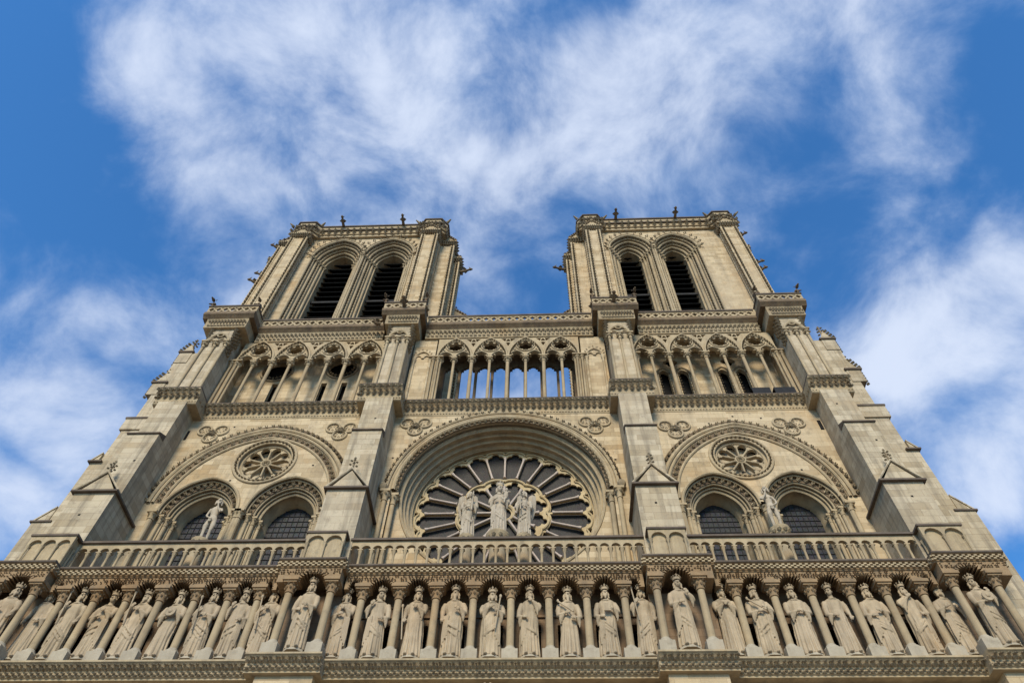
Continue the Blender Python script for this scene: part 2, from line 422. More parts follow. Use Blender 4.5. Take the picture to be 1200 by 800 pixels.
# ---- niche arches above the kings
def niches():
    mids = []
    def seg(x0, x1, cols, y):
        xs = [x0]+cols+[x1]; arches = []
        for a, b in zip(xs[:-1], xs[1:]): arches.append(((a+b)/2, (b-a)/2))
        return arches
    groups = [(-18.45, -8.9, [x for x in [-17.78]+KC_side if -18.4 < x < -9], -2.78), (-6.08, 6.15, KC_mid, -2.78), (9.0, 17.75, [x for x in KC_side if x > 0], -2.78)]
    m = M()
    for x0, x1, cols, y in groups:
        out = [(x0, 20.32)]
        for cx, hw in seg(x0, x1, cols, y):
            w = min(hw-.12, .62)
            N = 13
            for k in range(N*2+1):
                a = pi-pi*k/(N*2); r = 1.12 if k % 2 else .66
                out.append((cx+w*min(r, 1.04)*cos(a), 20.32+.58*r*sin(a)))
        out += [(x1, 20.32), (x1, 21.0), (x0, 21.0)]
        m.plate(out, (), y, y+.45)
    for x0, x1, ca, cb in ((-21.25, -18.45, -20.45, -18.75), (-8.9, -6.08, -8.18, -6.48), (6.15, 9.0, 6.55, 8.27), (17.75, 20.6, 18.1, 19.75)):
        cx = (ca+cb)/2; w = (cb-ca)/2-.14; N = 13
        out = [(x0+.12, 20.32)]
        for k in range(N*2+1):
            a = pi-pi*k/(N*2); r = 1.08 if k % 2 else .68
            out.append((cx+w*r*cos(a), 20.34+.60*r*sin(a)))
        out += [(x1-.12, 20.32), (x1-.12, 21.0), (x0+.12, 21.0)]
        m.plate(out, (), -3.27, -2.75)
        for sx, o2 in ((x0+.12, .3), (x1-.42, .3)):
            m.box(sx, sx+o2, -2.74, -1.5, 20.32, 21.0)
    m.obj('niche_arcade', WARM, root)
    f = M()      # carved foliage in the spandrels
    for x0, x1, y in KS:
        yy = y+.17
        x = x0+.1
        while x < x1-.1:
            for z in (20.72, 20.80, 20.9):
                if random.random() < .75: f.octa((x+random.uniform(-.03, .03), yy, z), (.05, .07, .035))
            x += .115
    f.obj('spandrel_foliage', WARM, root)
    # back wall of the gallery with tall dark openings behind the statues
    holes = []
    allx = []
    for x0, x1, cols, y in groups:
        for cx, hw in seg(x0, x1, cols, y):
            if hw > .4: allx.append(cx)
    for cx in allx: holes.append([(cx-.42, 17.2), (cx+.42, 17.2), (cx+.42, 19.3), (cx-.42, 19.3)])
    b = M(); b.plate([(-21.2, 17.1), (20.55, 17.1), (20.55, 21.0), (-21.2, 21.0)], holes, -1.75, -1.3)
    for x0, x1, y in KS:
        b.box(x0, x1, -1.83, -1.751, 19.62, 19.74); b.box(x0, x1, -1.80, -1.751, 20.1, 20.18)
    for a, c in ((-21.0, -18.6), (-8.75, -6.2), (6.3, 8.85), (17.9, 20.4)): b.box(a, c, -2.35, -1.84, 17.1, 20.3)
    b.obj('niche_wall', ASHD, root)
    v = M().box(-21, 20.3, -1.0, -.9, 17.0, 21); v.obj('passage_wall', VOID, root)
    # visible ends of the projecting piers beside the kings' gallery
    for x0, x1 in ((-21.75, -21.2), (20.55, 21.1)):
        M().box(x0, x1, -2.2, -.1, 0, 21.0).obj('buttress', ASHG, root)
niches()

# ---- kings cornice, checkered
def kings_cornice():
    m = M()
    segs = [(a, b, y+.02) for a, b, y in KS]
    cornice(m, segs, [(.16, 20.98), (.16, 21.02), (.13, 21.03), (.13, 21.27), (.02, 21.29), (0, 21.31)], -1.0)
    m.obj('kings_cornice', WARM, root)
    m = M()
    cornice(m, segs, [(-.01, 21.312), (-.03, 21.33), (-.03, 21.40), (.02, 21.43)], -1.0)
    m.obj('cornice_coping', LEAD, root)
    d = M()
    for x0, x1, y in KS:
        n = round((x1-x0)/.235); st = (x1-x0)/n
        for i in range(n):
            for r, z in ((0, 21.045), (1, 21.125), (0, 21.20)):
                x = x0+st*(i+.5*(r))
                if x+st*.5 > x1: continue
                d.box(x, x+st*.5, y+.06, y+.149, z, z+.068)
        if y < -3.2:
            for xx in (x0-.06, x1): 
                for r, z in ((0, 21.045), (1, 21.125), (0, 21.20)):
                    for k in range(2): d.box(xx, xx+.06, y+.1+k*.22+r*.1, y+.2+k*.22+r*.1, z, z+.068)
    d.obj('cornice_checker', CARV, root)
    M().box(-21.5, 20.85, -1.0, 3, 20.9, 21.42).obj('gallery_floor', CARV, root)
kings_cornice()

# ---- balustrade of the Virgin's gallery
def balustrade():
    bays = [(-18.85, -8.42), (-6.5, 6.55), (8.45, 18.3)]
    m = M(); col = None; cnt = 0
    for x0, x1 in bays:
        n = round((x1-x0)/.502); st = (x1-x0)/n; out = [(x0, 22.9)]
        for i in range(n):
            cx = x0+st*(i+.5); w = st/2-.045
            for k in range(9):
                a = pi-pi*k/8; out.append((cx+w*cos(a), 22.9+w*.95*sin(a)))
        out += [(x1, 22.9), (x1, 23.33), (x0, 23.33)]
        m.plate(out, (), -2.16, -1.98)
        m.box(x0, x1, -2.28, -1.86, 21.43, 21.58)
        for i in range(n+1):
            x = x0+st*i
            if col is None:
                c = M(); c.lathe([(.09, 0), (.09, .1), (.06, .14), (.055, 1.05), (.075, 1.1), (.11, 1.26)], n=8)
                c.box(-.12, .12, -.1, .1, 1.26, 1.315)
                col = c.obj('baluster', COL, None, loc=(x, -2.07, 21.585)); colo = col; first = (x, -2.07, 21.585)
            pos.append((x, -2.07, 21.585))
    rail = m.obj('balustrade', CARV, root)
    col.parent = rail
    for p in pos[1:]: dup(col, rail, p)
    r = M()
    for x0, x1 in bays: r.box(x0, x1, -2.27, -1.9, 23.331, 23.44)
    r.obj('handrail', LEAD, rail)
    # pier boxes in front of the buttresses with blind arcades
    for x0, x1 in ((-20.9, -18.85), (-8.33, -6.62), (6.68, 8.3), (18.3, 20.1)):
        p = M(); p.box(x0+.1, x1-.1, -2.6, -1.7, 21.43, 23.32); w = (x1-x0)
        k = 3 if w > 1.9 else 2
        st = (w-.1)/k; out = [(x0, 22.85)]
        for i in range(k):
            cx = x0+.05+st*(i+.5); ww = st/2-.05
            for q in range(9):
                a = pi-pi*q/8; out.append((cx+ww*cos(a), 22.85+ww*sin(a)))
        out += [(x1, 22.85), (x1, 23.32), (x0, 23.32)]
        p.plate(out, (), -2.74, -2.601); p.box(x0, x1, -2.74, -2.601, 21.43, 21.56)
        for i in range(k+1):
            x = min(max(x0+.05+st*i, x0+.07), x1-.07)
            p.lathe([(.08, 0), (.08, .08), (.05, .12), (.05, 1.12), (.1, 1.28)], (x, -2.67, 21.56), 8)
        for sx in (x0+.099, x1-.099):
            for yy in (-2.35, -1.95):
                sg = -1 if sx < (x0+x1)/2 else 1
                p.lathe([(.07, 0), (.045, .1), (.045, 1.12), (.09, 1.28)], (sx+.04*sg, yy, 21.56), 6)
        b = p.obj('balustrade_pier', CARV, root)
        M().box(x0-.06, x1+.06, -2.8, -1.65, 23.321, 23.42).obj('pier_coping', LEAD, b)
pos = []
balustrade()

# ------------------------------------------------------------------ rose level wall
BC = [dict(c=-13.6, w=5.12, zs=28.2, h=5.75, r=(-13.42, 31.3, 1.72), l=(-15.9, -11.3), lw=2.12, gw=1.22),
      dict(c=13.25, w=4.8, zs=28.0, h=5.75, r=(13.05, 31.05, 1.66), l=(11.25, 15.45), lw=1.98, gw=1.1)]
def rose_wall():
    holes = [archpts(0, 28.9, 5.86, 5.86, 0, 40, 21.5)]
    for b in BC:
        for lx in b['l']: holes.append(archpts(lx, 27.55, b['lw'], b['lw']*1.16, 0, 16, 21.5))
        holes.append(circ(b['r'][0], b['r'][1], b['r'][2]-.22, 40))
    m = M(); m.plate([(-20.6, 21.43), (19.8, 21.43), (19.8, 35.4), (-20.6, 35.4)], holes, WY, WY+.1)
    m.obj('wall', ASH, root)
rose_wall()
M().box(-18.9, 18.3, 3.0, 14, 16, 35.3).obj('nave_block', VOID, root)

def rose():
    CZ = 28.9
    fa = lambda d: archpts(0, CZ, 5.86, 5.86, d, 40)
    fj = lambda d: archpts(0, CZ, 5.86, 5.86, d, 40, 21.5)
    a = M()
    sweep(a, [fj(0), fj(0), fj(-.12), fj(-.12)], [WY, WY+.45, WY+.45, WY+.6])
    roll(a, fa, -.06, WY-.02, .13); roll(a, fa, .12, WY-.03, .08); roll(a, fa, -.2, WY+.25, .1)
    roll(a, fa, .32, WY-.06, .09)
    roll(a, fa, -.36, WY+.5, .07)
    arch = a.obj('rose_archivolt', CARV, root)
    M_ = M(); shadestrip(M_, fa, .26, .52, WY-.02); shadestrip(M_, fa, -.32, -.08, WY+.04); M_.obj('painted_hollow_shade', DARK, arch)  # hollow shade painted as dark strips under the rose arch leaves
    roll(a, fa, .30, WY-.06, .05)
    l = M(); knobband(l, fa, .42, WY-.09, .13, .13, .42)
    for s in (-1, 1): l.ell((s*6.3, WY-.2, 28.95), (.25, .22, .3))
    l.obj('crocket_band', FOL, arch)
    l = M()
    knobband(l, fa, -.20, WY+.0, .12, .12, .33)
    l.obj('carved_leaf_band', CARV, arch)
    # recessed plane with full circle
    p = M(); p.plate(fj(-.1), [circ(0, CZ, 5.42, 96)], WY+.55, WY+.6); p.obj('rose_spandrel', ASH, root)
    r = M(); prof = [(5.42, .85), (5.42, 1.15), (5.28, 1.2), (5.28, 1.45), (5.12, 1.5), (5.1, 1.8), (4.98, 1.85), (4.95, 2.25)]
    fc = lambda d: circ(0, CZ, d, 96)
    sweep(r, [fc(d) for d, y in prof], [y for d, y in prof], True)
    for d, y, rr in ((5.42, .86, .09), (5.27, 1.22, .07), (5.12, 1.55, .07), (4.97, 1.95, .06)): roll(r, fc, d, y, rr, True)
    r.obj('rose_ring_moulding', CARV, root)
    # jamb colonnettes
    for s in (-1, 1):
        j = M()
        for x, y, rr in ((6.12, WY-.12, .13), (5.72, WY+.2, .13)):
            j.lathe([(rr, 21.5), (rr, 28.0)], (s*x, y, 0), 10)
            j.lathe([(rr*1.3, 28.0), (rr*1.2, 28.06), (rr, 28.1), (rr*1.2, 28.3), (rr*2, 28.55)], (s*x, y, 0), 10)
            for k in range(6): j.octa((s*x+rr*1.7*cos(k), y+rr*1.7*sin(k), 28.42), (.08, .08, .09))
            j.box(s*x-.27, s*x+.27, y-.25, y+.27, 28.55, 28.7)
        j.obj('rose_jamb', CARV, root)
    # window
    w = empty('rose_window', (0, 0, 0), root)
    
    gl = M(); gl.xz(circ(0, CZ, 5.0, 64), 2.38, 2.46); gl.obj('glass', GLASS, w)
    # tracery disc: outer openings
    holes = []
    def polar(r, a): return (r*sin(a), CZ+r*cos(a))
    for k in range(24):
        a = (k+.5)*2*pi/24; half = pi/24; pts = []
        sb = .06
        def side(r): return half-sb/r
        r0 = 2.62 if True else 0
        sc = lambda q: 2.40+.25*sqrt(max(0, 1-(((q/(pi/6)) % 1-.5)*2)**2*.92))
        pts.append(polar(sc(a-side(2.6)), a-side(2.6))); pts.append(polar(4.25, a-side(4.25)))
        # trefoil head
        R = 4.20; hw = side(R)*R
        for c, rr, a0, a1 in ((-.5, .5, 190, 80), (0, .52, 150, 30), (.5, .5, 100, -10)):
            for t in range(5):
                q = radians(a0+(a1-a0)*t/4)
                dx = c*hw+rr*hw*cos(q); dz = (.0 if c else .2)+rr*hw*sin(q)
                r = R+.10+dz; pts.append(polar(r, a+dx/r))
        pts.append(polar(4.25, a+side(4.25)))
        for t in (1, .5, 0, -.5): q = a+side(2.6)*t; pts.append(polar(sc(q), q))
        holes.append(pts)
        holes.append([polar(4.86, (k)*2*pi/24-.035), polar(4.86, k*2*pi/24+.035), polar(4.66, k*2*pi/24)])
    for k in range(12):
        a = (k+.5)*2*pi/12; half = pi/12; pts = []
        side = lambda r: half-.065/r
        pts.append(polar(.72, a-side(.72)*.8)); pts.append(polar(1.9, a-side(1.9)))
        R = 1.93; hw = side(R)*R
        for c, rr, a0, a1 in ((-.52, .46, 190, 75), (0, .52, 150, 30), (.52, .46, 105, -10)):
            for t in range(6):
                q = radians(a0+(a1-a0)*t/5)
                dx = c*hw+rr*hw*cos(q); dz = (0 if c else .24)+rr*hw*sin(q)
                r = R+.06+dz; pts.append(polar(r, a+dx/r))
        pts.append(polar(1.9, a+side(1.9))); pts.append(polar(.72, a+side(.72)*.8))
        holes.append(pts)
    holes.append([polar(.42, 2*pi*i/16) for i in range(16)])
    # ring and outer band as plates; the ring sits proud
    t = M(); t.plate(circ(0, CZ, 4.97, 96), holes, 2.18, 2.29)
    t.obj('tracery', TRAC, w)
    t = M()      # scalloped inner ring mouldings
    for k in range(12):
        a = k*pi/6+pi/12
        pts = []
        for i in range(11):
            q = a-pi/12+pi/6*i/10; s_ = (i/10-.5)*2
            r = 2.28+.25*sqrt(max(0, 1-s_*s_*.92)); pts.append((r*sin(q), 2.12, CZ+r*cos(q)))
        t.tube(pts, .07, 6)
    t.obj('inner_ring_moulding', TRAC, w); t = M()
    for k in range(24):   # rolled hoods over the outer heads
        a = (k+.5)*2*pi/24; pts = []
        for i in range(9):
            s_ = (i/8-.5)*2; q = a+s_*pi/24*.97
            r = 4.60+.22*sqrt(max(0, 1-s_*s_)); pts.append((r*sin(q), 2.13, CZ+r*cos(q)))
        t.tube(pts, .05, 6)
    t.obj('outer_hood_moulding', TRAC, w)
    t = M(); t.lathe([(.5, 0), (.5, .01)], n=4)
    t = M(); roll(t, lambda d: circ(0, CZ, d, 32), .58, 2.12, .1, True); t.obj('hub', TRAC, w)
    proto = None
    for k in range(24):
        a = k*2*pi/24
        s = M(); s.tube([polar3(2.66, 0, CZ), polar3(2.8, 0, CZ), polar3(4.1, 0, CZ), polar3(4.3, 0, CZ)], [.10, .058, .058, .10], 8)
        if proto is None:
            s.v = [(x, y, z-CZ) for x, y, z in s.v]; proto = s.obj('spoke', SPOKE, w, loc=(0, 0, CZ)); q = proto
        else: q = dup(proto, w, (0, 0, CZ))
        q.rotation_euler = (0, a, 0)
    proto = None
    for k in range(12):
        a = k*2*pi/12
        if proto is None:
            s = M(); s.tube([(0, 2.12, .62), (0, 2.12, .75), (0, 2.12, 1.75), (0, 2.12, 1.95)], [.10, .065, .065, .11], 8)
            proto = s.obj('spoke', SPOKE, w, loc=(0, 0, CZ)); q = proto
        else: q = dup(proto, w, (0, 0, CZ))
        q.rotation_euler = (0, a, 0)
def polar3(r, a, cz): return (r*sin(a), 2.12, cz+r*cos(a))
rose()

def side_bay(b):
    arch = M(); cx, w, zs, h = b['c'], b['w'], b['zs'], b['h']
    fa = lambda d: archpts(cx, zs, w, h, d, 30)
    for d, y, r in ((0, WY-.05, .10), (-.22, WY-.04, .09), (-.74, WY-.03, .08), (.08, WY-.06, .05)): roll(arch, fa, d, y, r)
    A = arch.obj('blind_arch', CARV, root)
    M_ = M(); shadestrip(M_, fa, .10, .36, WY-.02); shadestrip(M_, fa, -.66, -.34, WY-.02); M_.obj('painted_hollow_shade', DARK, A)  # dark strips paint shade between the blind arch leaves
    l = M(); knobband(l, fa, .23, WY-.09, .13, .13, .40); l.obj('crocket_band', CARV, A)
    l = M(); knobband(l, fa, -.50, WY-.06, .15, .14, .43); l.obj('carved_leaf_band', CARV, A)
    # small blind rose
    rx, rz, rr = b['r']; fc = lambda d: circ(rx, rz, rr+d, 56)
    m = M(); sweep(m, [fc(-.22), fc(-.22), fc(-.34), fc(-.34)], [WY, WY+.18, WY+.18, WY+.5], True)
    for d, y, r in ((0, WY-.02, .09), (-.22, WY, .05), (-.36, WY+.2, .06)): roll(m, fc, d, y, r, True)
    R = m.obj('small_rose', CARV, root)
    l = M(); knobband(l, fc, -.12, WY-.03, .08, .07, .25, True); l.obj('leaf_ring', FOL, R)
    n = 10; R0 = rr-.36; holes = []
    for k in range(n):
        a = (k+.5)*2*pi/n; pts = []
        pol = lambda r, q: (rx+r*sin(q), rz+r*cos(q))
        hw = pi/n-.05/ (R0*.75)
        for rr_, q in ((.33, -.6),): pts.append(pol(rr_, a+hw*q))
        pts.append(pol(R0*.7, a-hw))
        for t in range(7):
            q = pi-pi*t/6; pts.append(pol(R0*.72+R0*.24*sin(q), a+hw*1.0*cos(q)*(1 if t in (0,6) else .98)))
        pts.append(pol(.33, a+hw*.6)); 
        holes.append(pts)
    t = M(); t.plate(circ(rx, rz, R0+.01, 56), holes, WY+.22, WY+.42)
    for k in range(n):
        a = k*2*pi/n; t.tube([(rx+.3*sin(a), WY+.2, rz+.3*cos(a)), (rx+R0*.75*sin(a), WY+.2, rz+R0*.75*cos(a))], .05, 6)
        a += pi/n; t.octa((rx+R0*.93*sin(a+.2), WY+.2, rz+R0*.93*cos(a+.2)), (.07, .07, .07))
    for k in range(8): t.octa((rx+.16*sin(k*pi/4), WY+.14, rz+.16*cos(k*pi/4)), (.09, .08, .09))
    roll(t, lambda d: circ(rx, rz, d, 20), .26, WY+.2, .06, True)
    t.obj('tracery', CARV, R)
    bk = M(); bk.xz(circ(rx, rz, R0+.02, 40), WY+.62, WY+.7); bk.obj('blind_panel', ASHG, R)
    # lancets
    lw, gw = b['lw'], b['gw']; zs = 27.55
    for lx in b['l']:
        W = empty('lancet_window', (0, 0, 0), root)
        gx = lx
        f = lambda d: archpts(lx, zs, lw, lw*1.16, d, 18)
        fj = lambda d: archpts(lx, zs, lw, lw*1.16, d, 18, 21.5)
        tot = lw-gw
        m = M()
        prof = [(0, WY), (0, WY+.28), (-.42, WY+.36), (-.42, WY+.65), (-.66, WY+.68), (-.66, WY+.95), (-tot+.06, WY+1.25), (-tot, WY+1.55)]
        sweep(m, [fj(d) for d, y in prof], [y for d, y in prof])
        for d, y, r in ((-.02, WY-.02, .09), (-.14, WY+.14, .05), (-.42, WY+.4, .08), (-.55, WY+.55, .05), (-.66, WY+.72, .08)): roll(m, f, d, y, r)
        m.obj('arch', CARV, W)
        l = M(); knobband(l, f, -.28, WY+.22, .13, .12, .36); l.obj('carved_leaf_band', CARV, W)
        l = M(); shadestrip(l, f, -.42, -.12, WY+.275); l.obj('painted_hollow_shade', DARK, W)  # painted shade behind the lancet leaf band
        gl = M(); gl.plate(archpts(lx, zs, gw+.1, (gw+.1)*1.2, 0, 14, 21.5), (), WY+1.5, WY+1.6); gl.obj('glass', GLASSB, W)
        bars = M(); z = 22.0
        while z < 29.3:
            hw = gw if z < zs else sqrt(max(0, (gw*1.16)**2-(z-zs)**2))*.95
            if hw > .2: bars.box(lx-hw, lx+hw, WY+1.46, WY+1.499, z, z+.025)
            z += .36
        for q in (-.72, -.48, -.24, 0, .24, .48, .72): bars.box(lx+q*gw-.009, lx+q*gw+.009, WY+1.455, WY+1.495, 21.5, zs+gw*1.1*sqrt(1-q*q))
        bars.obj('window_bars', BAR, W)
        # jamb colonnettes on both sides
        jm = M()
        for s in (-1, 1):
            for q, (dx, y, r) in enumerate(((.10, WY-.02, .14), (-.24, WY+.28, .10), (-.50, WY+.52, .11), (-.74, WY+.8, .09))):
                x = lx+s*(lw+dx)
                zt = 27.0-.0*q
                jm.lathe([(r, 21.5), (r, zt)], (x, y, 0), 9)
                jm.lathe([(r*1.25, zt), (r*1.25, zt+.05), (r, zt+.07), (r*1.15, zt+.2), (r*1.75, zt+.38)], (x, y, 0), 9)
                for k in range(6): jm.octa((x+r*1.5*cos(k*1.05), y+r*1.5*sin(k*1.05), zt+.3), (.065, .065, .07))
                jm.box(x-r*1.8, x+r*1.8, y-r*1.8, y+r*1.8, zt+.38, zt+.5)
        jm.obj('jamb_colonnettes', CARV, W)
for b in BC: side_bay(b)

def trefoil(cx, cz, s=1):
    m = M(); l = M()
    for a in (150, 30, 270):
        x = cx+.50*s*cos(radians(a))*1.15; z = cz+.42*s*sin(radians(a))
        fc = lambda d, x=x, z=z: circ(x, z, .40*s+d, 20)
        roll(m, fc, 0, WY-.03, .075, True, 6)
        leafband(l, fc, -.06, WY-.04, .10, .27, True, inward=True)
    for k in range(5): l.octa((cx+.13*cos(k*1.26), WY-.1, cz+.13*sin(k*1.26)), (.12, .1, .12))
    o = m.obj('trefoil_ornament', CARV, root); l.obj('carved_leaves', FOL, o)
for x, z in ((-17.35, 33.75), (-9.65, 33.8), (-5.25, 34.1), (5.3, 34.0), (9.85, 33.5), (16.45, 33.6)): trefoil(x, z)

# putlog holes: dark boxes painting the shade of small sockets in the wall
def putlogs():
    m = M()
    for x, z in ((-16.9,31.9),(-15.8,32.6),(-14.9,29.8),(-13.5,29.9),(-11.2,32.4),(-10.6,30.9),(-17.6,30.3),(-12.1,33.9),(-16.2,34.3),(15.2,32.6),(16.4,31.2),(10.4,31.6),(12.9,29.9),(10.1,33.9),(15.0,34.3),(17.2,29.4),(9.6,31.2),(6.2,31.0),(-6.2,31.4),(16.0,30.0),(11.9,33.9),(13.4,34.5)):
        m.box(x-.055, x+.055, WY-.004, WY+.04, z-.055, z+.055)
    for x, z, y in ((-19.9,25.1,-2.2),(-19.4,29.4,-1.65),(7.4,25.4,-2.2),(19.2,25.6,-2.2),(19.5,30.1,-1.65),(18.9,33.8,-1.1),(-7.3,33.2,-1.1)):
        m.box(x-.055, x+.055, y-.004, y+.04, z-.055, z+.055)
    m.obj('putlog_hole_shade', VOID, root)
    for x0, x1 in ((-18.9, -18.75), (18.1, 18.3)): M().box(x0, x1, WY-.02, WY+.2, 33.2, 34.0).obj('wall_slit', VOID, root)
putlogs()

# ------------------------------------------------------------------ gallery string course Z 34.9-36.2
GS = [(-21.1, -18.45, -1.35), (-18.45, -8.75, -.05), (-8.75, -6.12, -1.35), (-6.12, 6.27, -.05), (6.27, 8.85, -1.35), (8.85, 17.92, -.05), (17.92, 20.35, -1.35)]
def gallery_course():
    m = M()
    cornice(m, GS, [(.38, 34.95), (.32, 35.0), (.32, 35.08), (.30, 35.1), (.28, 35.5), (.18, 35.85), (.05, 35.98), (0, 36.0), (0, 36.1)], 3.2)
    m.obj('gallery_cornice', CARV, root)
    m = M(); cornice(m, GS, [(-.02, 36.102), (-.03, 36.19), (.1, 36.24)], 3.2); m.obj('gallery_coping', LEAD, root)
    f = M()
    for x0, x1, y in GS:
        hooks(f, x0, x1, y+.12, 35.86, .42, .36)
        n = round((x1-x0)/.18)
        for i in range(n): f.octa((x0+(x1-x0)*(i+.5)/n, y+.31, 35.13), (.07, .06, .05))
        if y < -1:
            for k in range(3):
                for xx, sg in ((x0+.05, -1), (x1-.05, 1)):
                    hooks(f, y+.25+k*.34, y+.26+k*.34, xx, 35.86, .42, .36, 'y', -sg)
    f.obj('cornice_foliage', FOL, root)
gallery_course()

# ------------------------------------------------------------------ buttresses
def crocket_finial(m, x, y, z, s):
    m.tube([(x, y, z), (x, y, z+1.3*s)], [.10*s, .07*s], 6)
    for zz, r, k in ((.55, .26, 4), (1.0, .22, 4)):
        for a in range(k):
            q = a*pi/2+.4; m.octa((x+r*s*cos(q), y+r*s*sin(q), z+zz*s), (.14*s, .14*s, .12*s))
    m.octa((x, y, z+1.4*s), (.13*s, .13*s, .2*s))
def buttress(x0, x1, outer=0):
    e = .12
    o = empty('buttress', (0, 0, 0), root)
    m = M()
    m.box(x0-e, x1+e, -2.2, WY+.05, 21.43, 26.5)
    m.box(x0, x1, -1.65, WY+.06, 26.4, 31.6)
    m.box(x0+.02, x1-.02, -1.1, WY+.07, 31.5, 35.1)
    m.obj('shaft', ASHG, o)
    # gabled offset
    c = M(); cx = (x0+x1)/2; hw = (x1-x0)/2+e
    c.xz([(cx-hw, 26.5), (cx+hw, 26.5), (cx, 27.85)], -2.2, -1.66)
    c.obj('gable', ASHG, o)
    c = M()
    c.box(cx-hw-.15, cx+hw+.15, -2.38, WY-.02, 26.50, 26.60)
    c.obj('eave_coping', LEAD, o); c = M()
    for s in (-1, 1):
        c.tube([(cx+s*(hw+.1), -2.26, 26.64), (cx, -2.26, 27.95)], .05, 5)
        c.xz([(cx, 27.93), (cx+s*(hw+.12), 26.62), (cx+s*(hw+.12), 26.7), (cx, 28.02)] if s > 0 else [(cx, 28.02), (cx-hw-.12, 26.7), (cx-hw-.12, 26.62), (cx, 27.93)], -2.3, -1.66)
    c.obj('gable_coping', ASHG, o); c = M()
    c.yz([(-1.75, 31.5), (-1.75, 31.58), (-1.1, 31.95), (-1.1, 31.5)], x0-.03, x1+.03)
    c.obj('offset_coping', LEAD, o)
    f = M(); crocket_finial(f, cx, -2.2, 27.85, .62); f.obj('finial', FOL, o)
    # upper stage with attached colonnettes and blind arches
    u = M(); ux0, ux1 = x0-.02, x1+.05
    u.box(ux0+.12, ux1-.12, -.62, 1.2, 36.2, 44.0)
    u.obj('upper_shaft', ASHG, o)
    k = M(); w = ux1-ux0-.24; a0 = ux0+.12
    for i in range(3):
        x = a0+.06+(w-.12)*i/2
        k.lathe([(.2, 36.24), (.2, 36.34), (.13, 36.45), (.085, 36.6), (.085, 41.4), (.13, 41.45), (.1, 41.5), (.12, 41.7), (.2, 41.95)], (x, -.70, 0), 9)
        for q in range(7): k.octa((x+.18*cos(q), -.72+.16*sin(q), 41.78), (.09, .09, .11))
        k.box(x-.2, x+.2, -.93, -.5, 41.95, 42.08)
    for i in range(2):
        cx2 = a0+.06+(w-.12)*(i+.5)/2; fw2 = (w-.12)/4-.03
        fn = lambda d, c=cx2, f=fw2: archpts(c, 42.08, f, f*1.1, d, 8)
        roll(k, fn, -.06, -.74, .07, k=6)
    fn = lambda d: archpts(a0+w/2, 42.1, w/2-.08, (w/2-.08)*1.35, d, 12); roll(k, fn, 0, -.72, .09)
    fn = lambda d: circ(a0+w/2, 42.92, .22+d, 14); roll(k, fn, 0, -.72, .06, True)
    k.obj('blind_arcade', CARV, o)
    M().xz(circ(a0+w/2, 42.92, .2, 14), -.635, -.6).obj('oculus', VOID, o)
    # sides: carved crockets climbing toward the cornice
    f = M()
    for sx in (ux0+.08, ux1-.08):
        for yy in (-.45, -.1, .25):
            for zz in range(9):
                z = 41.3+zz*.33; s = .16+.006*zz
                if yy > 0 and zz < 4: continue
                f.octa((sx, yy-.03*zz, z), (s, s*1.1, s*.8)); f.octa((sx, yy+.12-.03*zz, z+.14), (s*.7, s*.7, s*.7))
    f.obj('side_crockets', FOL, o)
    return o
for k_, (a, b) in EDG.items(): buttress(a, b)

# ------------------------------------------------------------------ grand gallery
COLY = .62
def make_gcol(h, r, parent, loc):
    o = M().lathe([(r, .3), (r*.95, h)], n=12).obj('gallery_column', COL, parent, loc=loc)
    M().lathe([(r*2.5, 0), (r*2.5, .12), (r*2.1, .2), (r*1.35, .42), (r*1.2, .5), (r, .52)], n=12).obj('base', CARV, o)
    c = M(); c.lathe([(r*1.2, h), (r*1.25, h+.05), (r, h+.07), (r*1.2, h+.22), (r*2.1, h+.42)], n=10)
    for k in range(8): c.octa((r*1.8*cos(k*.785), r*1.8*sin(k*.785), h+.3), (.09, .09, .1))
    c.box(-r*2.1, r*2.1, -r*2.1, r*2.1, h+.42, h+.52)
    c.obj('capital', CARV, o)
    return o
gp = make_gcol(4.65, .125, root, (0, COLY, 36.24)); gp2 = make_gcol(4.65, .10, root, (-1.2, COLY, 36.24))
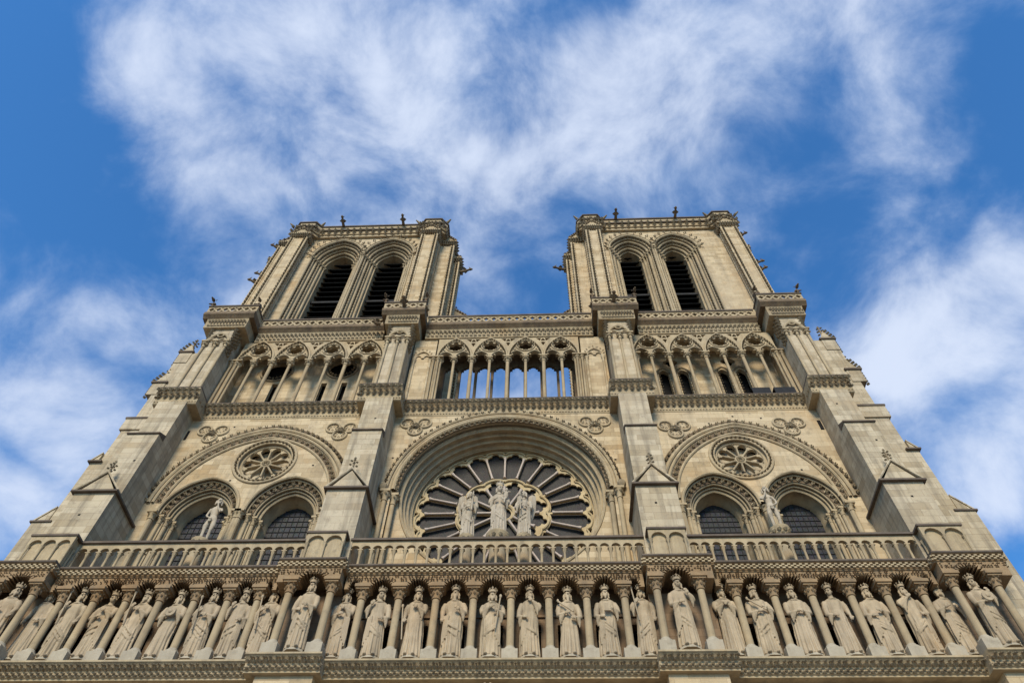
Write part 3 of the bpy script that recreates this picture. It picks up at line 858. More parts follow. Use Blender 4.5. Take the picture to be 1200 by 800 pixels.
def gallery_bay(x0, x1, central=False):
    n = 8; st = (x1-x0)/n
    for k in range(n+1):
        x = x0+st*k
        if central and k == 4 or central and k == 3: continue
        if k in (0, n):
            j = M()
            for dx, dy in ((0, 0), (.16, -.12), (-.16, -.12), (.3, .02), (-.3, .02)):
                j.lathe([(.16, .0), (.16, .15), (.09, .4), (.075, .5), (.075, 4.65), (.1, 4.7), (.17, 5.07)], (x+dx, COLY+dy, 36.24), 8)
                for q in range(6): j.octa((x+dx+.13*cos(q), COLY+dy+.13*sin(q), 36.24+4.9), (.09, .09, .11))
            j.box(x-.5, x+.5, COLY-.32, COLY+.2, 41.31, 41.42)
            j.obj('gallery_respond', COL, root)
        else: dup(gp if k % 2 == 0 else gp2, root, (x, COLY, 36.24))
    # tracery
    zc = 41.4; top = 43.75
    out = [(x0-.02, zc)]
    for k in range(n):
        cx = x0+st*(k+.5); w = st/2-.11
        pts = archpts(cx, zc, w, w*1.25, 0, 7)
        # cusp the head
        q = []
        for i, (px, pz) in enumerate(pts):
            q.append((px, pz))
            if i in (3, 11): q.append((cx+(px-cx)*.55, zc+(pz-zc)*.70))
        out += q
    out += [(x1+.02, zc), (x1+.02, top), (x0-.02, top)]
    holes = []
    for k in range(4):
        cx = x0+st*(2*k+1)
        holes.append(foil(cx, 42.70, 6, .36, .20, pi/2, 5)); holes += [foil(cx+s_*st*.60, 42.18, 3, .08, .08, pi/2, 4) for s_ in (-1, 1)]
        if k < 3:
            X_ = cx+st; holes += [[(X_-.50, 43.64), (X_-.14, 43.64), (X_-.17, 43.48), (X_-.22, 43.30)], [(X_+.50, 43.64), (X_+.22, 43.30), (X_+.17, 43.48), (X_+.14, 43.64)], [(X_-.16, 43.12), (X_, 43.18), (X_+.16, 43.12), (X_, 42.72)]]; holes.append(foil(X_, 43.42, 3, .08, .09, pi/2, 5))
    m = M(); m.plate(out, holes, COLY-.08, COLY+.18)
    for k in range(4):
        cx = x0+st*(2*k+1); W = st-.05
        fn = lambda d, cx=cx, W=W: archpts(cx, zc, W, W*1.93, d, 12)
        roll(m, fn, 0, COLY-.13, .09, k=6)
        fc = lambda d, cx=cx: circ(cx, 42.70, .62+d, 20)
        roll(m, fc, 0, COLY-.11, .055, True, 6)
    for k in range(n):
        cx = x0+st*(k+.5); w = st/2-.06
        fn = lambda d, cx=cx, w=w: archpts(cx, zc, w, w*1.25, d, 8); roll(m, fn, 0, COLY-.11, .06, k=6)
    T = m.obj('gallery_tracery', CARV, root)
    l = M()
    for k in range(4):
        cx = x0+st*(2*k+1); W = st-.05
        fn = lambda d, cx=cx, W=W: archpts(cx, zc, W, W*1.93, d, 12)
        knobband(l, fn, -.10, COLY-.14, .075, .06, .24)
        for a in range(8): l.octa((cx+.56*cos(a*pi/4), COLY-.14, 42.70+.56*sin(a*pi/4)), (.09, .1, .09))
    l.obj('tracery_leaves', FOL, T)
gallery_bay(-18.62, -8.42); gallery_bay(-4.82, 4.86, True); gallery_bay(8.42, 18.05)
gp.location = (-4.82+9.68/8*4, COLY, 36.24); gp2.location = (-4.82+9.68/8*3, COLY, 36.24)

def gallery_rest():
    # wall panels beside the open central bay, each with a blind arch
    for x0, x1 in ((-6.5, -4.95), (5.0, 6.65)):
        m = M(); m.box(x0, x1, COLY, COLY+.5, 36.2, 43.75)
        cx = (x0+x1)/2+(.05 if x0 > 0 else -.05); w = .55
        fn = lambda d: archpts(cx, 41.5, w, w*1.35, d, 10); roll(m, fn, 0, COLY-.05, .07)
        for s in (-1, 1):
            m.lathe([(.15, 36.24), (.09, 36.6), (.08, 41.0), (.12, 41.1), (.16, 41.4)], (cx+s*w, COLY-.06, 0), 8)
            f2 = lambda d, s=s: archpts(cx+s*w/2, 41.45, w/2-.04, w/2*1.1, d, 6); roll(m, f2, 0, COLY-.05, .05, k=6)
        P_ = m.obj('gallery_panel', ASH, root)
        l = M(); leafband(l, fn, .06, COLY-.08, .09, .26); l.obj('carved_leaf_band', FOL, P_)
    # frieze, soffit slab, pierced parapet (stepping out over the buttresses)
    TS = [(-21.75, -18.05, -1.2, 1), (-18.05, -8.9, .1, 0), (-8.9, -5.85, -1.2, 1), (-5.85, 5.95, .1, 0), (5.95, 9.15, -1.2, 1), (9.15, 17.55, .1, 0), (17.55, 20.75, -1.2, 1)]
    fr = M(); sl = M(); pa = M(); fo = M(); rail = M()
    for x0, x1, y, b in TS:
        i = .5 if b else -.02
        yf = y+.26
        fr.yz([(3.0, 43.75), (yf+.1, 43.75), (yf+.08, 43.8), (yf+.06, 44.62), (yf-.02, 44.74), (3.0, 44.74)], x0+i*.7, x1-i*.7)
        n = round((x1-x0)/.3)
        for k in range(n):
            x = x0+i+(x1-x0-2*i)*(k+.5)/n
            fo.octa((x, yf+.0, 44.46), (.12, .12, .15)); fo.octa((x+.15, yf+.02, 44.28), (.08, .1, .12)); fo.octa((x+.1, yf+.04, 43.93), (.09, .08, .1)); fo.octa((x, yf+.04, 43.98), (.05, .07, .16))
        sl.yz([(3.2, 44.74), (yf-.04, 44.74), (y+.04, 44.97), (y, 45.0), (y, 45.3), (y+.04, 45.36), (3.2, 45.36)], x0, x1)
        nn = round((x1-x0)/.22)
        for k in range(nn): fo.octa((x0+.1+(x1-x0-.2)*(k+.5)/nn, y+.13, 44.90), (.07, .08, .06))
        # pierced parapet with quatrefoils
        n = max(4, round((x1-x0-.1)/.55)); st = (x1-x0-.1)/n; holes = []
        for k in range(n):
            cx = x0+.05+st*(k+.5)
            holes.append([(cx-.2, 45.80), (cx, 45.52), (cx+.2, 45.80), (cx, 45.98)])
            if k < n-1:
                holes.append([(cx+st/2-.14, 45.98), (cx+st/2, 45.84), (cx+st/2+.14, 45.98)])
                holes.append([(cx+st/2-.14, 45.5), (cx+st/2+.14, 45.5), (cx+st/2, 45.66)])
        pa.plate([(x0+.03, 45.36), (x1-.03, 45.36), (x1-.03, 46.1), (x0+.03, 46.1)], holes, y+.1, y+.26)
        pa.box(x0+.03, x1-.03, y+.4, y+.45, 45.36, 45.40)
        rail.box(x0-.02, x1+.02, y+.03, y+.33, 46.1, 46.24)
        if b:
            for xx in (x0+.1, x1-.26):
                pa.box(xx, xx+.16, y+.27, .1, 45.37, 46.1); rail.box(xx-.06, xx+.22, y+.33, .12, 46.1, 46.238)
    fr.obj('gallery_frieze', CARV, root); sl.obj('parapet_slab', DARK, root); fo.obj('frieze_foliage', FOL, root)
    P_ = pa.obj('pierced_parapet', CARV, root); rail.obj('handrail', LEAD, P_)
    # gallery depth: rear arcade of the central bay, side walls, ceiling
    m = M(); st = 1.14; x0 = -st*4; out = [(x0-.6, 36.2), (x0+.14, 36.2)]
    holes = []
    for k in range(8):
        cx = x0+st*(k+.5); w = st/2-.09
        pts = archpts(cx, 42.2, w, w*1.3, 0, 9, 36.25); q = []
        for i, (px, pz) in enumerate(pts):
            q.append((px, pz))
            if i in (4, 7, 13, 16): q.append((cx+(px-cx)*.74, pz-.06))
        holes.append(q)
        if k % 2 == 0: holes.append(foil(cx+st/2, 43.35, 4, .14, .13, pi/4))
    m.plate([(x0-.6, 36.22), (x0+8*st+.6, 36.22), (x0+8*st+.6, 43.8), (x0-.6, 43.8)], holes, 2.3, 2.55)
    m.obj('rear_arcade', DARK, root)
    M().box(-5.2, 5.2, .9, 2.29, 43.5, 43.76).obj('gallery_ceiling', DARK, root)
    # recessed walls of the side bays
    m = M(); holes = []
    for ox, oz, r in ((-16.3, 42.2, 1.05), (-11.7, 42.4, 1.05)): holes.append(circ(ox, oz, r, 28))
    for sx in (-16.0, -12.6, -11.2): holes.append([(sx-.2, 36.4), (sx+.2, 36.4), (sx+.2, 40.8), (sx-.2, 40.8)])
    m.plate([(-18.9, 36.2), (-8.3, 36.2), (-8.3, 43.8), (-18.9, 43.8)], holes, 2.0, 2.3)
    W1 = m.obj('gallery_wall', ASH, root)
    l = M()
    for ox, oz, r in ((-16.3, 42.2, 1.05), (-11.7, 42.4, 1.05)):
        fc = lambda d, ox=ox, oz=oz: circ(ox, oz, 1.1+d, 28); roll(l, fc, 0, 1.98, .09, True); leafband(l, fc, -.14, 1.98, .13, .3, True, inward=True)
    l.obj('oculus_ring', FOL, W1)
    m = M(); holes = []; ls = ((10.55, 36.4), (11.85, 36.4), (14.55, 36.4), (15.75, 36.4))
    for sx, z in ls: holes.append(archpts(sx, 41.0, .34, .5, 0, 8, z))
    for sx in (11.2, 15.15): holes.append(foil(sx, 42.4, 4, .25, .25, 0))
    m.plate([(8.4, 36.2), (18.3, 36.2), (18.3, 43.8), (8.4, 43.8)], holes, 2.0, 2.3)
    W2 = m.obj('gallery_wall', ASH, root)
    l = M()
    for sx, z in ls:
        for s in (-1, 1):
            for k in range(16): l.leaf((sx+s*.36, 1.99, z+.2+k*.3), (-s, 0), .10)
            l.tube([(sx+s*.48, 1.97, z), (sx+s*.48, 1.97, 41.1)], .07, 6)
        fn = lambda d, sx=sx: archpts(sx, 41.0, .48, .75, d, 8); roll(l, fn, 0, 1.98, .07)
    l.obj('window_jamb_leaves', FOL, W2)
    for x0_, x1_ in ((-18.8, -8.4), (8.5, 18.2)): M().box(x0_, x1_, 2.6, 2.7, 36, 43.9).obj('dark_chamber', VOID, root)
    M().box(-18.9, -8.3, .9, 2.0, 43.5, 43.76).obj('gallery_ceiling', CARV, root)
    M().box(8.4, 18.3, .9, 2.0, 43.5, 43.76).obj('gallery_ceiling', CARV, root)
    for x in (-18.95, -8.38, 8.3, 18.15): M().box(x, x+.1, 1.2, 2.6, 36.2, 43.75).obj('gallery_wall', ASH, root)
    # chimeras crouching at the parapet corners
    for x, y in ((-8.85, -1.1), (-5.95, -1.1), (6.05, -1.1), (9.05, -1.1), (-21.6, -1.1), (-18.3, -1.0), (20.6, -1.1), (17.7, -1.0)):
        s = -1 if x < 0 else 1; c = M()
        d = 1 if x in (-8.85, 6.05) else -1
        dx = -1 if x in (-8.85, 6.05, -21.6, 17.7) else 1
        c.ell((x, y+.1, 46.5), (.17, .22, .3)); c.ell((x+dx*.06, y-.18, 46.85), (.12, .2, .13)); c.ell((x+dx*.08, y-.36, 46.82), (.07, .12, .07))
        for q in (-1, 1): c.tube([(x+q*.1, y-.1, 46.9), (x+q*.13, y-.06, 47.08)], [.04, .01], 5); c.tube([(x+q*.12, y-.05, 46.5), (x+q*.15, y-.2, 46.25)], [.07, .05], 5)
        c.ell((x+dx*.05, y+.3, 46.7), (.05, .2, .25)); c.obj('chimera', DARK, root)
    # gargoyles of the parapet
    for x, y in ((-5.9, -.9), (5.98, -.9), (-7.4, -1.1), (7.5, -1.1), (-4.8, .3), (4.9, .3), (-19.9, -1.1)):
        pass
gallery_rest()
def gargoyle(x, y, z, dx, dy, L, parent, mat=None):
    c = M(); d = Vector((dx, dy, 0)).normalized(); p = Vector((x, y, z)); s = d.cross(Vector((0, 0, 1)))
    c.tube([p, p+d*L*.5+Vector((0,0,-.02)), p+d*L*.78+Vector((0,0,.10)), p+d*L*.88+Vector((0,0,.14)), p+d*L*1.05+Vector((0,0,.06))], [.15, .12, .1, .15, .07], 8)
    for q in (-1, 1):
        c.tube([p+d*L*.85+s*.08*q+Vector((0,0,.24)), p+d*L*.78+s*.14*q+Vector((0,0,.42))], [.05, .015], 5)
        c.octa(tuple(p+d*L*.45+s*.14*q+Vector((0,0,.12))), (.2, .2, .12))
    return c.obj('gargoyle', mat or DARK, parent)
for a in ((-7.4, -1.1, 45.6, 0, -1, .8), (7.5, -1.1, 45.6, 0, -1, .8), (-6.0, -.6, 45.5, .3, -1, .5), (6.1, -.6, 45.5, -.3, -1, .5),
          (-22.3, 2.0, 36.9, -1, -.2, 1.4), (21.6, 2.0, 36.9, 1, -.2, 1.2), (-9.05, -.3, 44.6, -1, -.3, .6)):
    gargoyle(*a, root)
n_ = M()
for x0, x1 in ((15.15, 16.25), (16.5, 17.75)):
    n_.box(x0, x1, .2, .24, 36.25, 37.1); n_.box(x0, x1, .25, .8, 37.1, 37.13)
n_.obj('safety_net', NET, root)

# ------------------------------------------------------------------ lateral buttresses seen in profile
def lateral(s, xe, xo):
    """s side, xe outer edge of front buttress, xo outermost edge"""
    o = empty('buttress', (0, 0, 0), root); m = M(); c = M(); f = M()
    def bx(mm, a, b, y0, y1, z0, z1): mm.box(min(s*a, s*b), max(s*a, s*b), y0, y1, z0, z1)
    e = abs(xe); w = abs(xo)
    m0 = e-.3
    bx(m, m0, w, .9, 3.3, 0, 27.6)
    bx(m, m0, w-.75, 1.0, 3.2, 27.5, 32.2)
    bx(m, m0, w-1.15, 1.1, 3.1, 32.1, 36.0)
    bx(m, m0, w-1.35, 1.2, 3.0, 36.0, 43.6)
    # sloped weatherings
    for z, a, b in ((27.6, w, w-.75), (32.2, w-.75, w-1.15)):
        m.prism([(s*a, z), (s*b, z), (s*b, z+.95*(a-b)+.25)], lambda p, q, t: (p, t, q), .95, 3.25)
        bx(c, b-.3, a+.12, .82, 3.4, z-.10, z)
        m.prism([(s*(a+.12), z), (s*(a+.02), z), (s*b, z+.95*(a-b)+.25), (s*b, z+.95*(a-b)+.36)], lambda p, q, t: (p, t, q), .9, 3.3)
    bx(m, m0, w-1.0, 1.0, 3.1, 35.1, 36.1); bx(c, m0, w-.95, .95, 3.15, 36.1, 36.24)
    for k in range(4): f.octa((s*(w-1.0), 1.2+k*.5, 35.7), (.2, .16, .2))
    # gabled pinnacle bodies and crockets
    for dz, dx, h in ((43.6, -1.35, 1.6), (40.0, -.95, 1.4)):
        x = s*(w+dx-.35)
        bx(m, w+dx-.9, w+dx, 1.15, 1.75, dz-1.2, dz)
        bx(c, w+dx-1.0, w+dx+.12, 1.05, 1.85, dz, dz+.14)
        m.prism([(s*(w+dx-.9), dz+.14), (s*(w+dx), dz+.14), (s*(w+dx-.45), dz+1.1)], lambda p, q, t: (p, t, q), 1.15, 1.75)
        crocket_finial(f, s*(w+dx-.45), 1.4, dz+.8, .8)
        for k in range(4):
            f.octa((s*(w+dx-.1*k), 1.1, dz+.25+.25*k), (.16, .16, .14))
        for k in range(5): f.octa((s*(w+dx+.05), 1.3, dz-.2-.28*k), (.13, .15, .13))
    m.obj('shaft', ASHG, o); c.obj('coping', LEAD, o); f.obj('crockets', FOL, o)
lateral(-1, -20.75, -24.9); lateral(1, 19.97, 24.0)

# ------------------------------------------------------------------ towers
def tower(X0, X1, oc, ow, ip, op, lat_in, side):
    """X0..X1 body; oc opening centres; ow outer arch half-width; ip/op front piers (inner, outer); lat_in x reach of inner lateral pier"""
    T = empty('tower', (0, 0, 0), root); TY = 2.8; D = 15.0
    inner = 1 if side < 0 else -1            # direction toward the nave
    zs = 61.7; H = ow*1.38; gw = ow-.93
    lo, hi = min(X0, X1), max(X0, X1); lo_ = 3.2 if side < 0 else 2.0
    holes = [archpts(c, zs, ow, H, 0, 20, 45.6) for c in oc]
    m = M(); m.plate([(lo, 44.5), (hi, 44.5), (hi, 66.2), (lo, 66.2)], holes, TY, TY+.12)
    m.box(lo, lo+.9, TY+.12, D, 44.5, 66.2); m.box(hi-.9, hi, TY+.12, D, 44.5, 66.2); m.box(lo, hi, D-1, D, 44.5, 66.2)
    m.box(lo+.9, hi-.9, TY+.2, D-1, 65.0, 66.2)
    m.box(lo, hi, TY+.2, D, 35.2, 44.5)
    m.obj('wall', ASH, T)
    for c in oc:
        W = M()
        fj = lambda d, c=c: archpts(c, zs, ow, H, d, 18, 45.6); fa = lambda d, c=c: archpts(c, zs, ow, H, d, 18)
        prof = [(0, TY)]; st = .93/5
        for k in range(5): prof += [(-st*k, TY+.25*(k+1)-.04), (-st*(k+1), TY+.25*(k+1))]
        prof += [(-.93, TY+2.4)]
        sweep(W, [fj(d) for d, y in prof], [y for d, y in prof])
        for k in range(6): roll(W, fj, -st*k+.0, TY+.25*k, .10 if k % 2 == 0 else .06, k=6)
        roll(W, fa, .17, TY-.05, .1, k=6)
        A = W.obj('belfry_arch', CARV, T)
        l = M()
        leafband(l, fa, .24, TY-.1, .22, .66)
        for kk, dd in ((1, .07), (3, .07)): knobband(l, fj, -st*kk+dd+.0, TY+.25*kk-.06, .13, .10, .42)
        l.obj('crocket_band', FOL, A)
        cp = M()
        for s in (-1, 1):
            for k in range(6):
                x = c+s*(ow-st*k); y = TY+.25*k-.02
                cp.lathe([(.1, zs-.5), (.11, zs-.3), (.21, zs-.05)], (x, y, 0), 7); cp.box(x-.21, x+.21, y-.2, y+.2, zs-.05, zs+.1)
                for q in range(4): cp.octa((x+.16*cos(q*1.6), y+.16*sin(q*1.6), zs-.2), (.1, .1, .12))
        cp.obj('capital_frieze', CARV, A)
        lv = M(); z = 46
        while z < 65:
            lv.yz([(TY+1.75, z), (TY+1.8, z-.05), (TY+2.7, z+.75), (TY+2.65, z+.8)], c-gw, c+gw); z += .86
        z = 46.5
        lv.obj('louvre', SLATE, T)
        fr = M()
        for zz in (49.0, 52.4, 55.8): fr.box(c-gw, c+gw, TY+1.6, TY+1.72, zz, zz+.28)
        fr.obj('louvre_beam', BAR, T)
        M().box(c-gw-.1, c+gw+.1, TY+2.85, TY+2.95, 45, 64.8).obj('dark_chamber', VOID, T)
    # piers: front inner, front outer, lateral inner, lateral outer
    def pier(x0, x1, y0, y1, ztop, faces, bw=None):
        x0, x1 = min(x0, x1), max(x0, x1)
        p = M(); p.box(x0+.14, x1-.14, y0+.14, y1, 44.5, ztop)
        pts = [(x0+.1, y0+.1), (x1-.1, y0+.1)]
        if x1-x0 > 1.1: pts += [(x0+.36, y0+.14), (x1-.36, y0+.14)]
        for yy in (y0+.5, y0+.85):
            if yy < y1-.2: pts += [(x0+.14, yy), (x1-.14, yy)]
        for px, py in pts: p.tube([(px, py, 44.6), (px, py, ztop-.55)], .085, 6)
        P_ = p.obj('pier', ASH, T)
        f = M()
        ks = [(x0+.24, y0+.02, 0), (x1-.24, y0+.02, 0)]
        for px, py, q in ks:
            z = 45.5
            while z < ztop-.8: f.octa((px, py, z), (.13, .16, .12)); z += .46
        for px, sg in ((x0, -1), (x1, 1)):
            z = 45.5
            while z < ztop-.8: f.octa((px+.05*-sg, y0+.28, z), (.16, .13, .12)); z += .46
        # capital, gable, finial
        n = max(4, round((x1-x0)/.22))
        for k in range(n):
            for zz, dy in ((ztop-.4, .0), (ztop-.15, -.08)): f.octa((x0+(x1-x0)*(k+.5)/n, y0+dy-.02, zz), (.15, .2, .17))
        for k in range(5):
            for sx in (x0, x1):
                for zz in (ztop-.4, ztop-.15): f.octa((sx, y0+.15+k*.25, zz), (.22, .15, .17))
        cx = (x0+x1)/2
        f.obj('crockets', FOL, P_)
        gq = M(); gq.box(x0-.12, x1+.12, y0-.12, y1, ztop, ztop+.18)
        gq.xz([(x0-.05, ztop+.18), (x1+.05, ztop+.18), (cx, ztop+1.35)], y0-.02, y0+.5)
        for s in (-1, 1): gq.tube([(cx+s*((x1-x0)/2+.1), y0-.08, ztop+.2), (cx, y0-.08, ztop+1.42)], .07, 5)
        gq.obj('gablet', CARV, P_)
        g2 = M()
        for s in (-1, 1):
            for k in range(4): g2.octa((cx+s*((x1-x0)/2)*(1-k/4), y0-.08, ztop+.3+1.1*k/4), (.17, .17, .18)); g2.octa((cx+s*((x1-x0)/2+.12), y0+.2+.3*k, ztop+.3), (.2, .16, .2))
        crocket_finial(g2, cx, y0-.05, ztop+1.2, .55)
        g2.obj('gablet_crockets', DARK, P_)
    pier(*ip, 1.75, 4.0, 64.4, 0); pier(*op, 1.75, 4.0, 64.4, 0)
    ni = hi if inner > 0 else lo; no = lo if inner > 0 else hi
    # lateral piers (inner one seen in the gap between the towers)
    pier(ni-.3*inner, lat_in, 4.4, 6.2, 63.6, 0); pier(ni-.3*inner, lat_in-.5*inner, 3.3, 4.39, 65.0, 0)
    pier(no-.3*-inner*-1 if False else no+.3*inner, no-lo_*inner, 4.0, 6.0, 63.6, 0); pier(no+.3*inner, no-(lo_-.9)*inner, 2.9, 3.99, 65.0, 0)
    pier(ni-.3*inner, lat_in, 11, 13, 63.6, 0); pier(no+.3*inner, no-lo_*inner, 11, 13, 63.6, 0)
    gargoyle(lat_in, 5.0, 62.0, inner, -.2, 1.2, T); gargoyle(no-lo_*inner, 5.0, 62.3, -inner, -.2, 1.2, T)
    gargoyle(lat_in, 5.0, 47.0, inner, 0, 1.6, T)
    for zz in (58, 65.0): gargoyle(no-(lo_-.9)*inner, 3.5, zz, -inner, -.4, 1.0, T)
    # crown cornice: steps round the piers
    crown = M(); fo = M(); par = M(); lead = M()
    ia, ib = min(ip), max(ip); oa, ob = min(op), max(op)
    def octbump(cxx, hw, yb, z0, z1, e, mm):
        pts = [(cxx-hw-e-.45, yb+1.6), (cxx-hw-e-.45, yb+.55), (cxx-hw-e+.2, yb-e), (cxx+hw+e-.2, yb-e), (cxx+hw+e+.45, yb+.55), (cxx+hw+e+.45, yb+1.6)]
        mm.prism(pts, lambda p, q, t: (p, q, t), z0, z1)
    for mm, e, z0, z1 in ((crown, 0, 65.2, 65.6), (crown, .12, 65.6, 66.2), (lead, .28, 66.2, 66.42), (par, .08, 66.42, 67.25), (lead, .2, 67.25, 67.42)):
        mm.box(lo-.2-e, hi+.2+e, 2.55-e, D+.2+e, z0, z1)
        octbump((ia+ib)/2, (ib-ia)/2, 2.0, z0+.006, z1-.006, e, mm); octbump((oa+ob)/2, (ob-oa)/2, 2.0, z0+.006, z1-.006, e, mm)
    x = lo
    while x < hi:
        s_ = .30
        yb = 1.95 if (ia-.2 < x < ib+.2 or oa-.2 < x < ob+.2) else 2.48
        for dz, dy, r in ((-.55, .08, .17), (-.22, -.08, .21), (.05, -.28, .24)):
            fo.octa((x, yb+dy, 66.0+dz), (r, r, r*.85))
        x += .62
    for yy in range(0, 24):
        for sx, sg in ((lo-.2, -1), (hi+.2, 1)):
            fo.octa((sx+.15*sg, 2.7+yy*.5, 65.9), (.18, .18, .2)); fo.octa((sx+.05*sg, 2.7+yy*.5, 65.6), (.14, .15, .2))
    for px0, px1 in (ip, op):
        a_, b_ = min(px0, px1), max(px0, px1)
        for k in range(7):
            xx = a_-.3+(b_-a_+.6)*k/6
            fo.octa((xx, 1.75, 65.35+.1*(k % 2)), (.2, .24, .22)); fo.octa((xx, 1.7, 66.0), (.17, .26, .2))
        for sx in (a_-.55, b_+.55):
            for k in range(3): fo.octa((sx, 2.2+.35*k, 65.4), (.22, .2, .24)); fo.octa((sx, 2.3+.35*k, 66.0), (.22, .2, .2))
            fo.tube([(sx, 2.1, 66.9), (sx+(.35 if sx > a_ else -.35), 1.85, 67.15)], [.16, .06], 6)
    crown.obj('crown_cornice', CARV, T); fo.obj('cornice_foliage', FOL, T); par.obj('parapet', CARV, T); lead.obj('coping', LEAD, T)
    w = hi-lo
    return T
TL = tower(-20.6, -7.1, (-16.5, -11.65), 2.33, (-8.75, -7.1), (-21.3, -19.6), -5.2, -1)
TR = tower(6.75, 20.3, (10.85, 15.0), 1.98, (6.75, 8.2), (19.3, 20.9), 4.9, 1)
for x, T in ((-17.0, TL), (-11.0, TL), (10.0, TR), (15.8, TR)): gargoyle(x, 2.3, 67.3, 0, -1, 1.0, T)
# ------------------------------------------------------------------ statues
def ring(cx, cy, z, a, b, fn=None, n=56):
    out = []
    for k in range(n):
        t = 2*pi*k/n; r = fn(t, z) if fn else 1
        out.append((cx+a*r*cos(t), cy+b*r*sin(t), z))
    return out
def remeshed(m, name, mat, vox, parent, loc, smooth_it=1):
    me = bpy.data.meshes.new(name); me.from_pydata(m.v, [], m.f); me.update()
    o = bpy.data.objects.new(name, me); C.objects.link(o)
    r = o.modifiers.new('r', 'REMESH'); r.mode = 'VOXEL'; r.voxel_size = vox
    if smooth_it:
        s = o.modifiers.new('s', 'SMOOTH'); s.factor = .5; s.iterations = smooth_it
    dg = bpy.context.evaluated_depsgraph_get(); dg.update()
    nm = bpy.data.meshes.new_from_object(o.evaluated_get(dg)); o.modifiers.clear(); o.data = nm
    bpy.data.meshes.remove(me); nm.name = name
    nm.materials.clear(); nm.materials.append(mat); nm.shade_smooth()
    o.parent = parent; o.location = loc
    return o
def hand(m, p, d, s=1, grip=False):
    """palm and five fingers; p wrist, d forearm direction"""
    p = Vector(p); d = Vector(d).normalized(); sd = d.cross(Vector((0, -1, .2))).normalized(); nn = sd.cross(d)
    m.ell(tuple(p+d*.07*s), (.06*s, .045*s, .065*s), 8, 5)
    for k in range(4):
        o = (k-1.5)*.03*s; L = (.085, .1, .095, .075)[k]*s
        a = p+d*.11*s+sd*o; m.tube([a, a+d*L*.6, a+d*L*.8+nn*-.03*s, a+d*L*(.7 if grip else 1)+nn*-.05*s], [.018*s, .017*s, .016*s, .013*s], 5)
    a = p+d*.05*s+sd*-.055*s; m.tube([a, a+sd*-.03*s+d*.04*s, a+sd*-.02*s+d*.08*s], [.02*s, .018*s, .014*s], 5)
POSE = dict(chest=(.02, -.36, 2.16), belly=(.06, -.40, 1.82), low=(.24, -.36, 1.62), shoulder=(.27, -.33, 2.30), chin=(.05, -.34, 2.42), side=(.44, -.22, 1.62), hold=(.20, -.40, 1.98), across=(-.16, -.38, 2.02))
def head(m, z, turn=0, beard=True, hair=1, s=1, tilt=0):
    """z chin height"""
    R = Matrix.Rotation(turn, 3, 'Z') @ Matrix.Rotation(tilt, 3, 'X'); c = Vector((0, -.05, z))
    def w(x, y, zz): return tuple(c+R @ Vector((x*s, y*s, zz*s)))
    def e(x, y, zz, a, b, d): m.ell(w(x, y, zz), (a*s, b*s, d*s), 10, 7, R)
    e(0, 0, .24, .155, .185, .235); e(0, -.06, .12, .115, .12, .125)          # skull, jaw
    e(0, -.20, .21, .030, .055, .075); e(0, -.225, .175, .036, .035, .026)      # nose
    for q in (-1, 1):
        e(q*.062, -.165, .29, .058, .028, .020); e(q*.062, -.165, .245, .030, .024, .018)   # brow, eye
        e(q*.09, -.12, .17, .05, .05, .05); e(q*.16, .0, .22, .02, .035, .05)   # cheek, ear
    e(0, -.165, .105, .05, .03, .014); e(0, -.163, .083, .042, .03, .014)    # lips
    if beard:
        e(0, -.13, .02, .085, .075, .12); e(0, -.13, -.07, .05, .05, .09)
        for q in (-1, 1): e(q*.09, -.09, .07, .045, .07, .09)
    if hair:
        e(0, .05, .25, .185, .18, .22)
        for q in (-1, 1):
            for k in range(4): e(q*(.165+.02*(k % 2)), .02-.02*k*.2, .24-.085*k, .055, .075, .06)
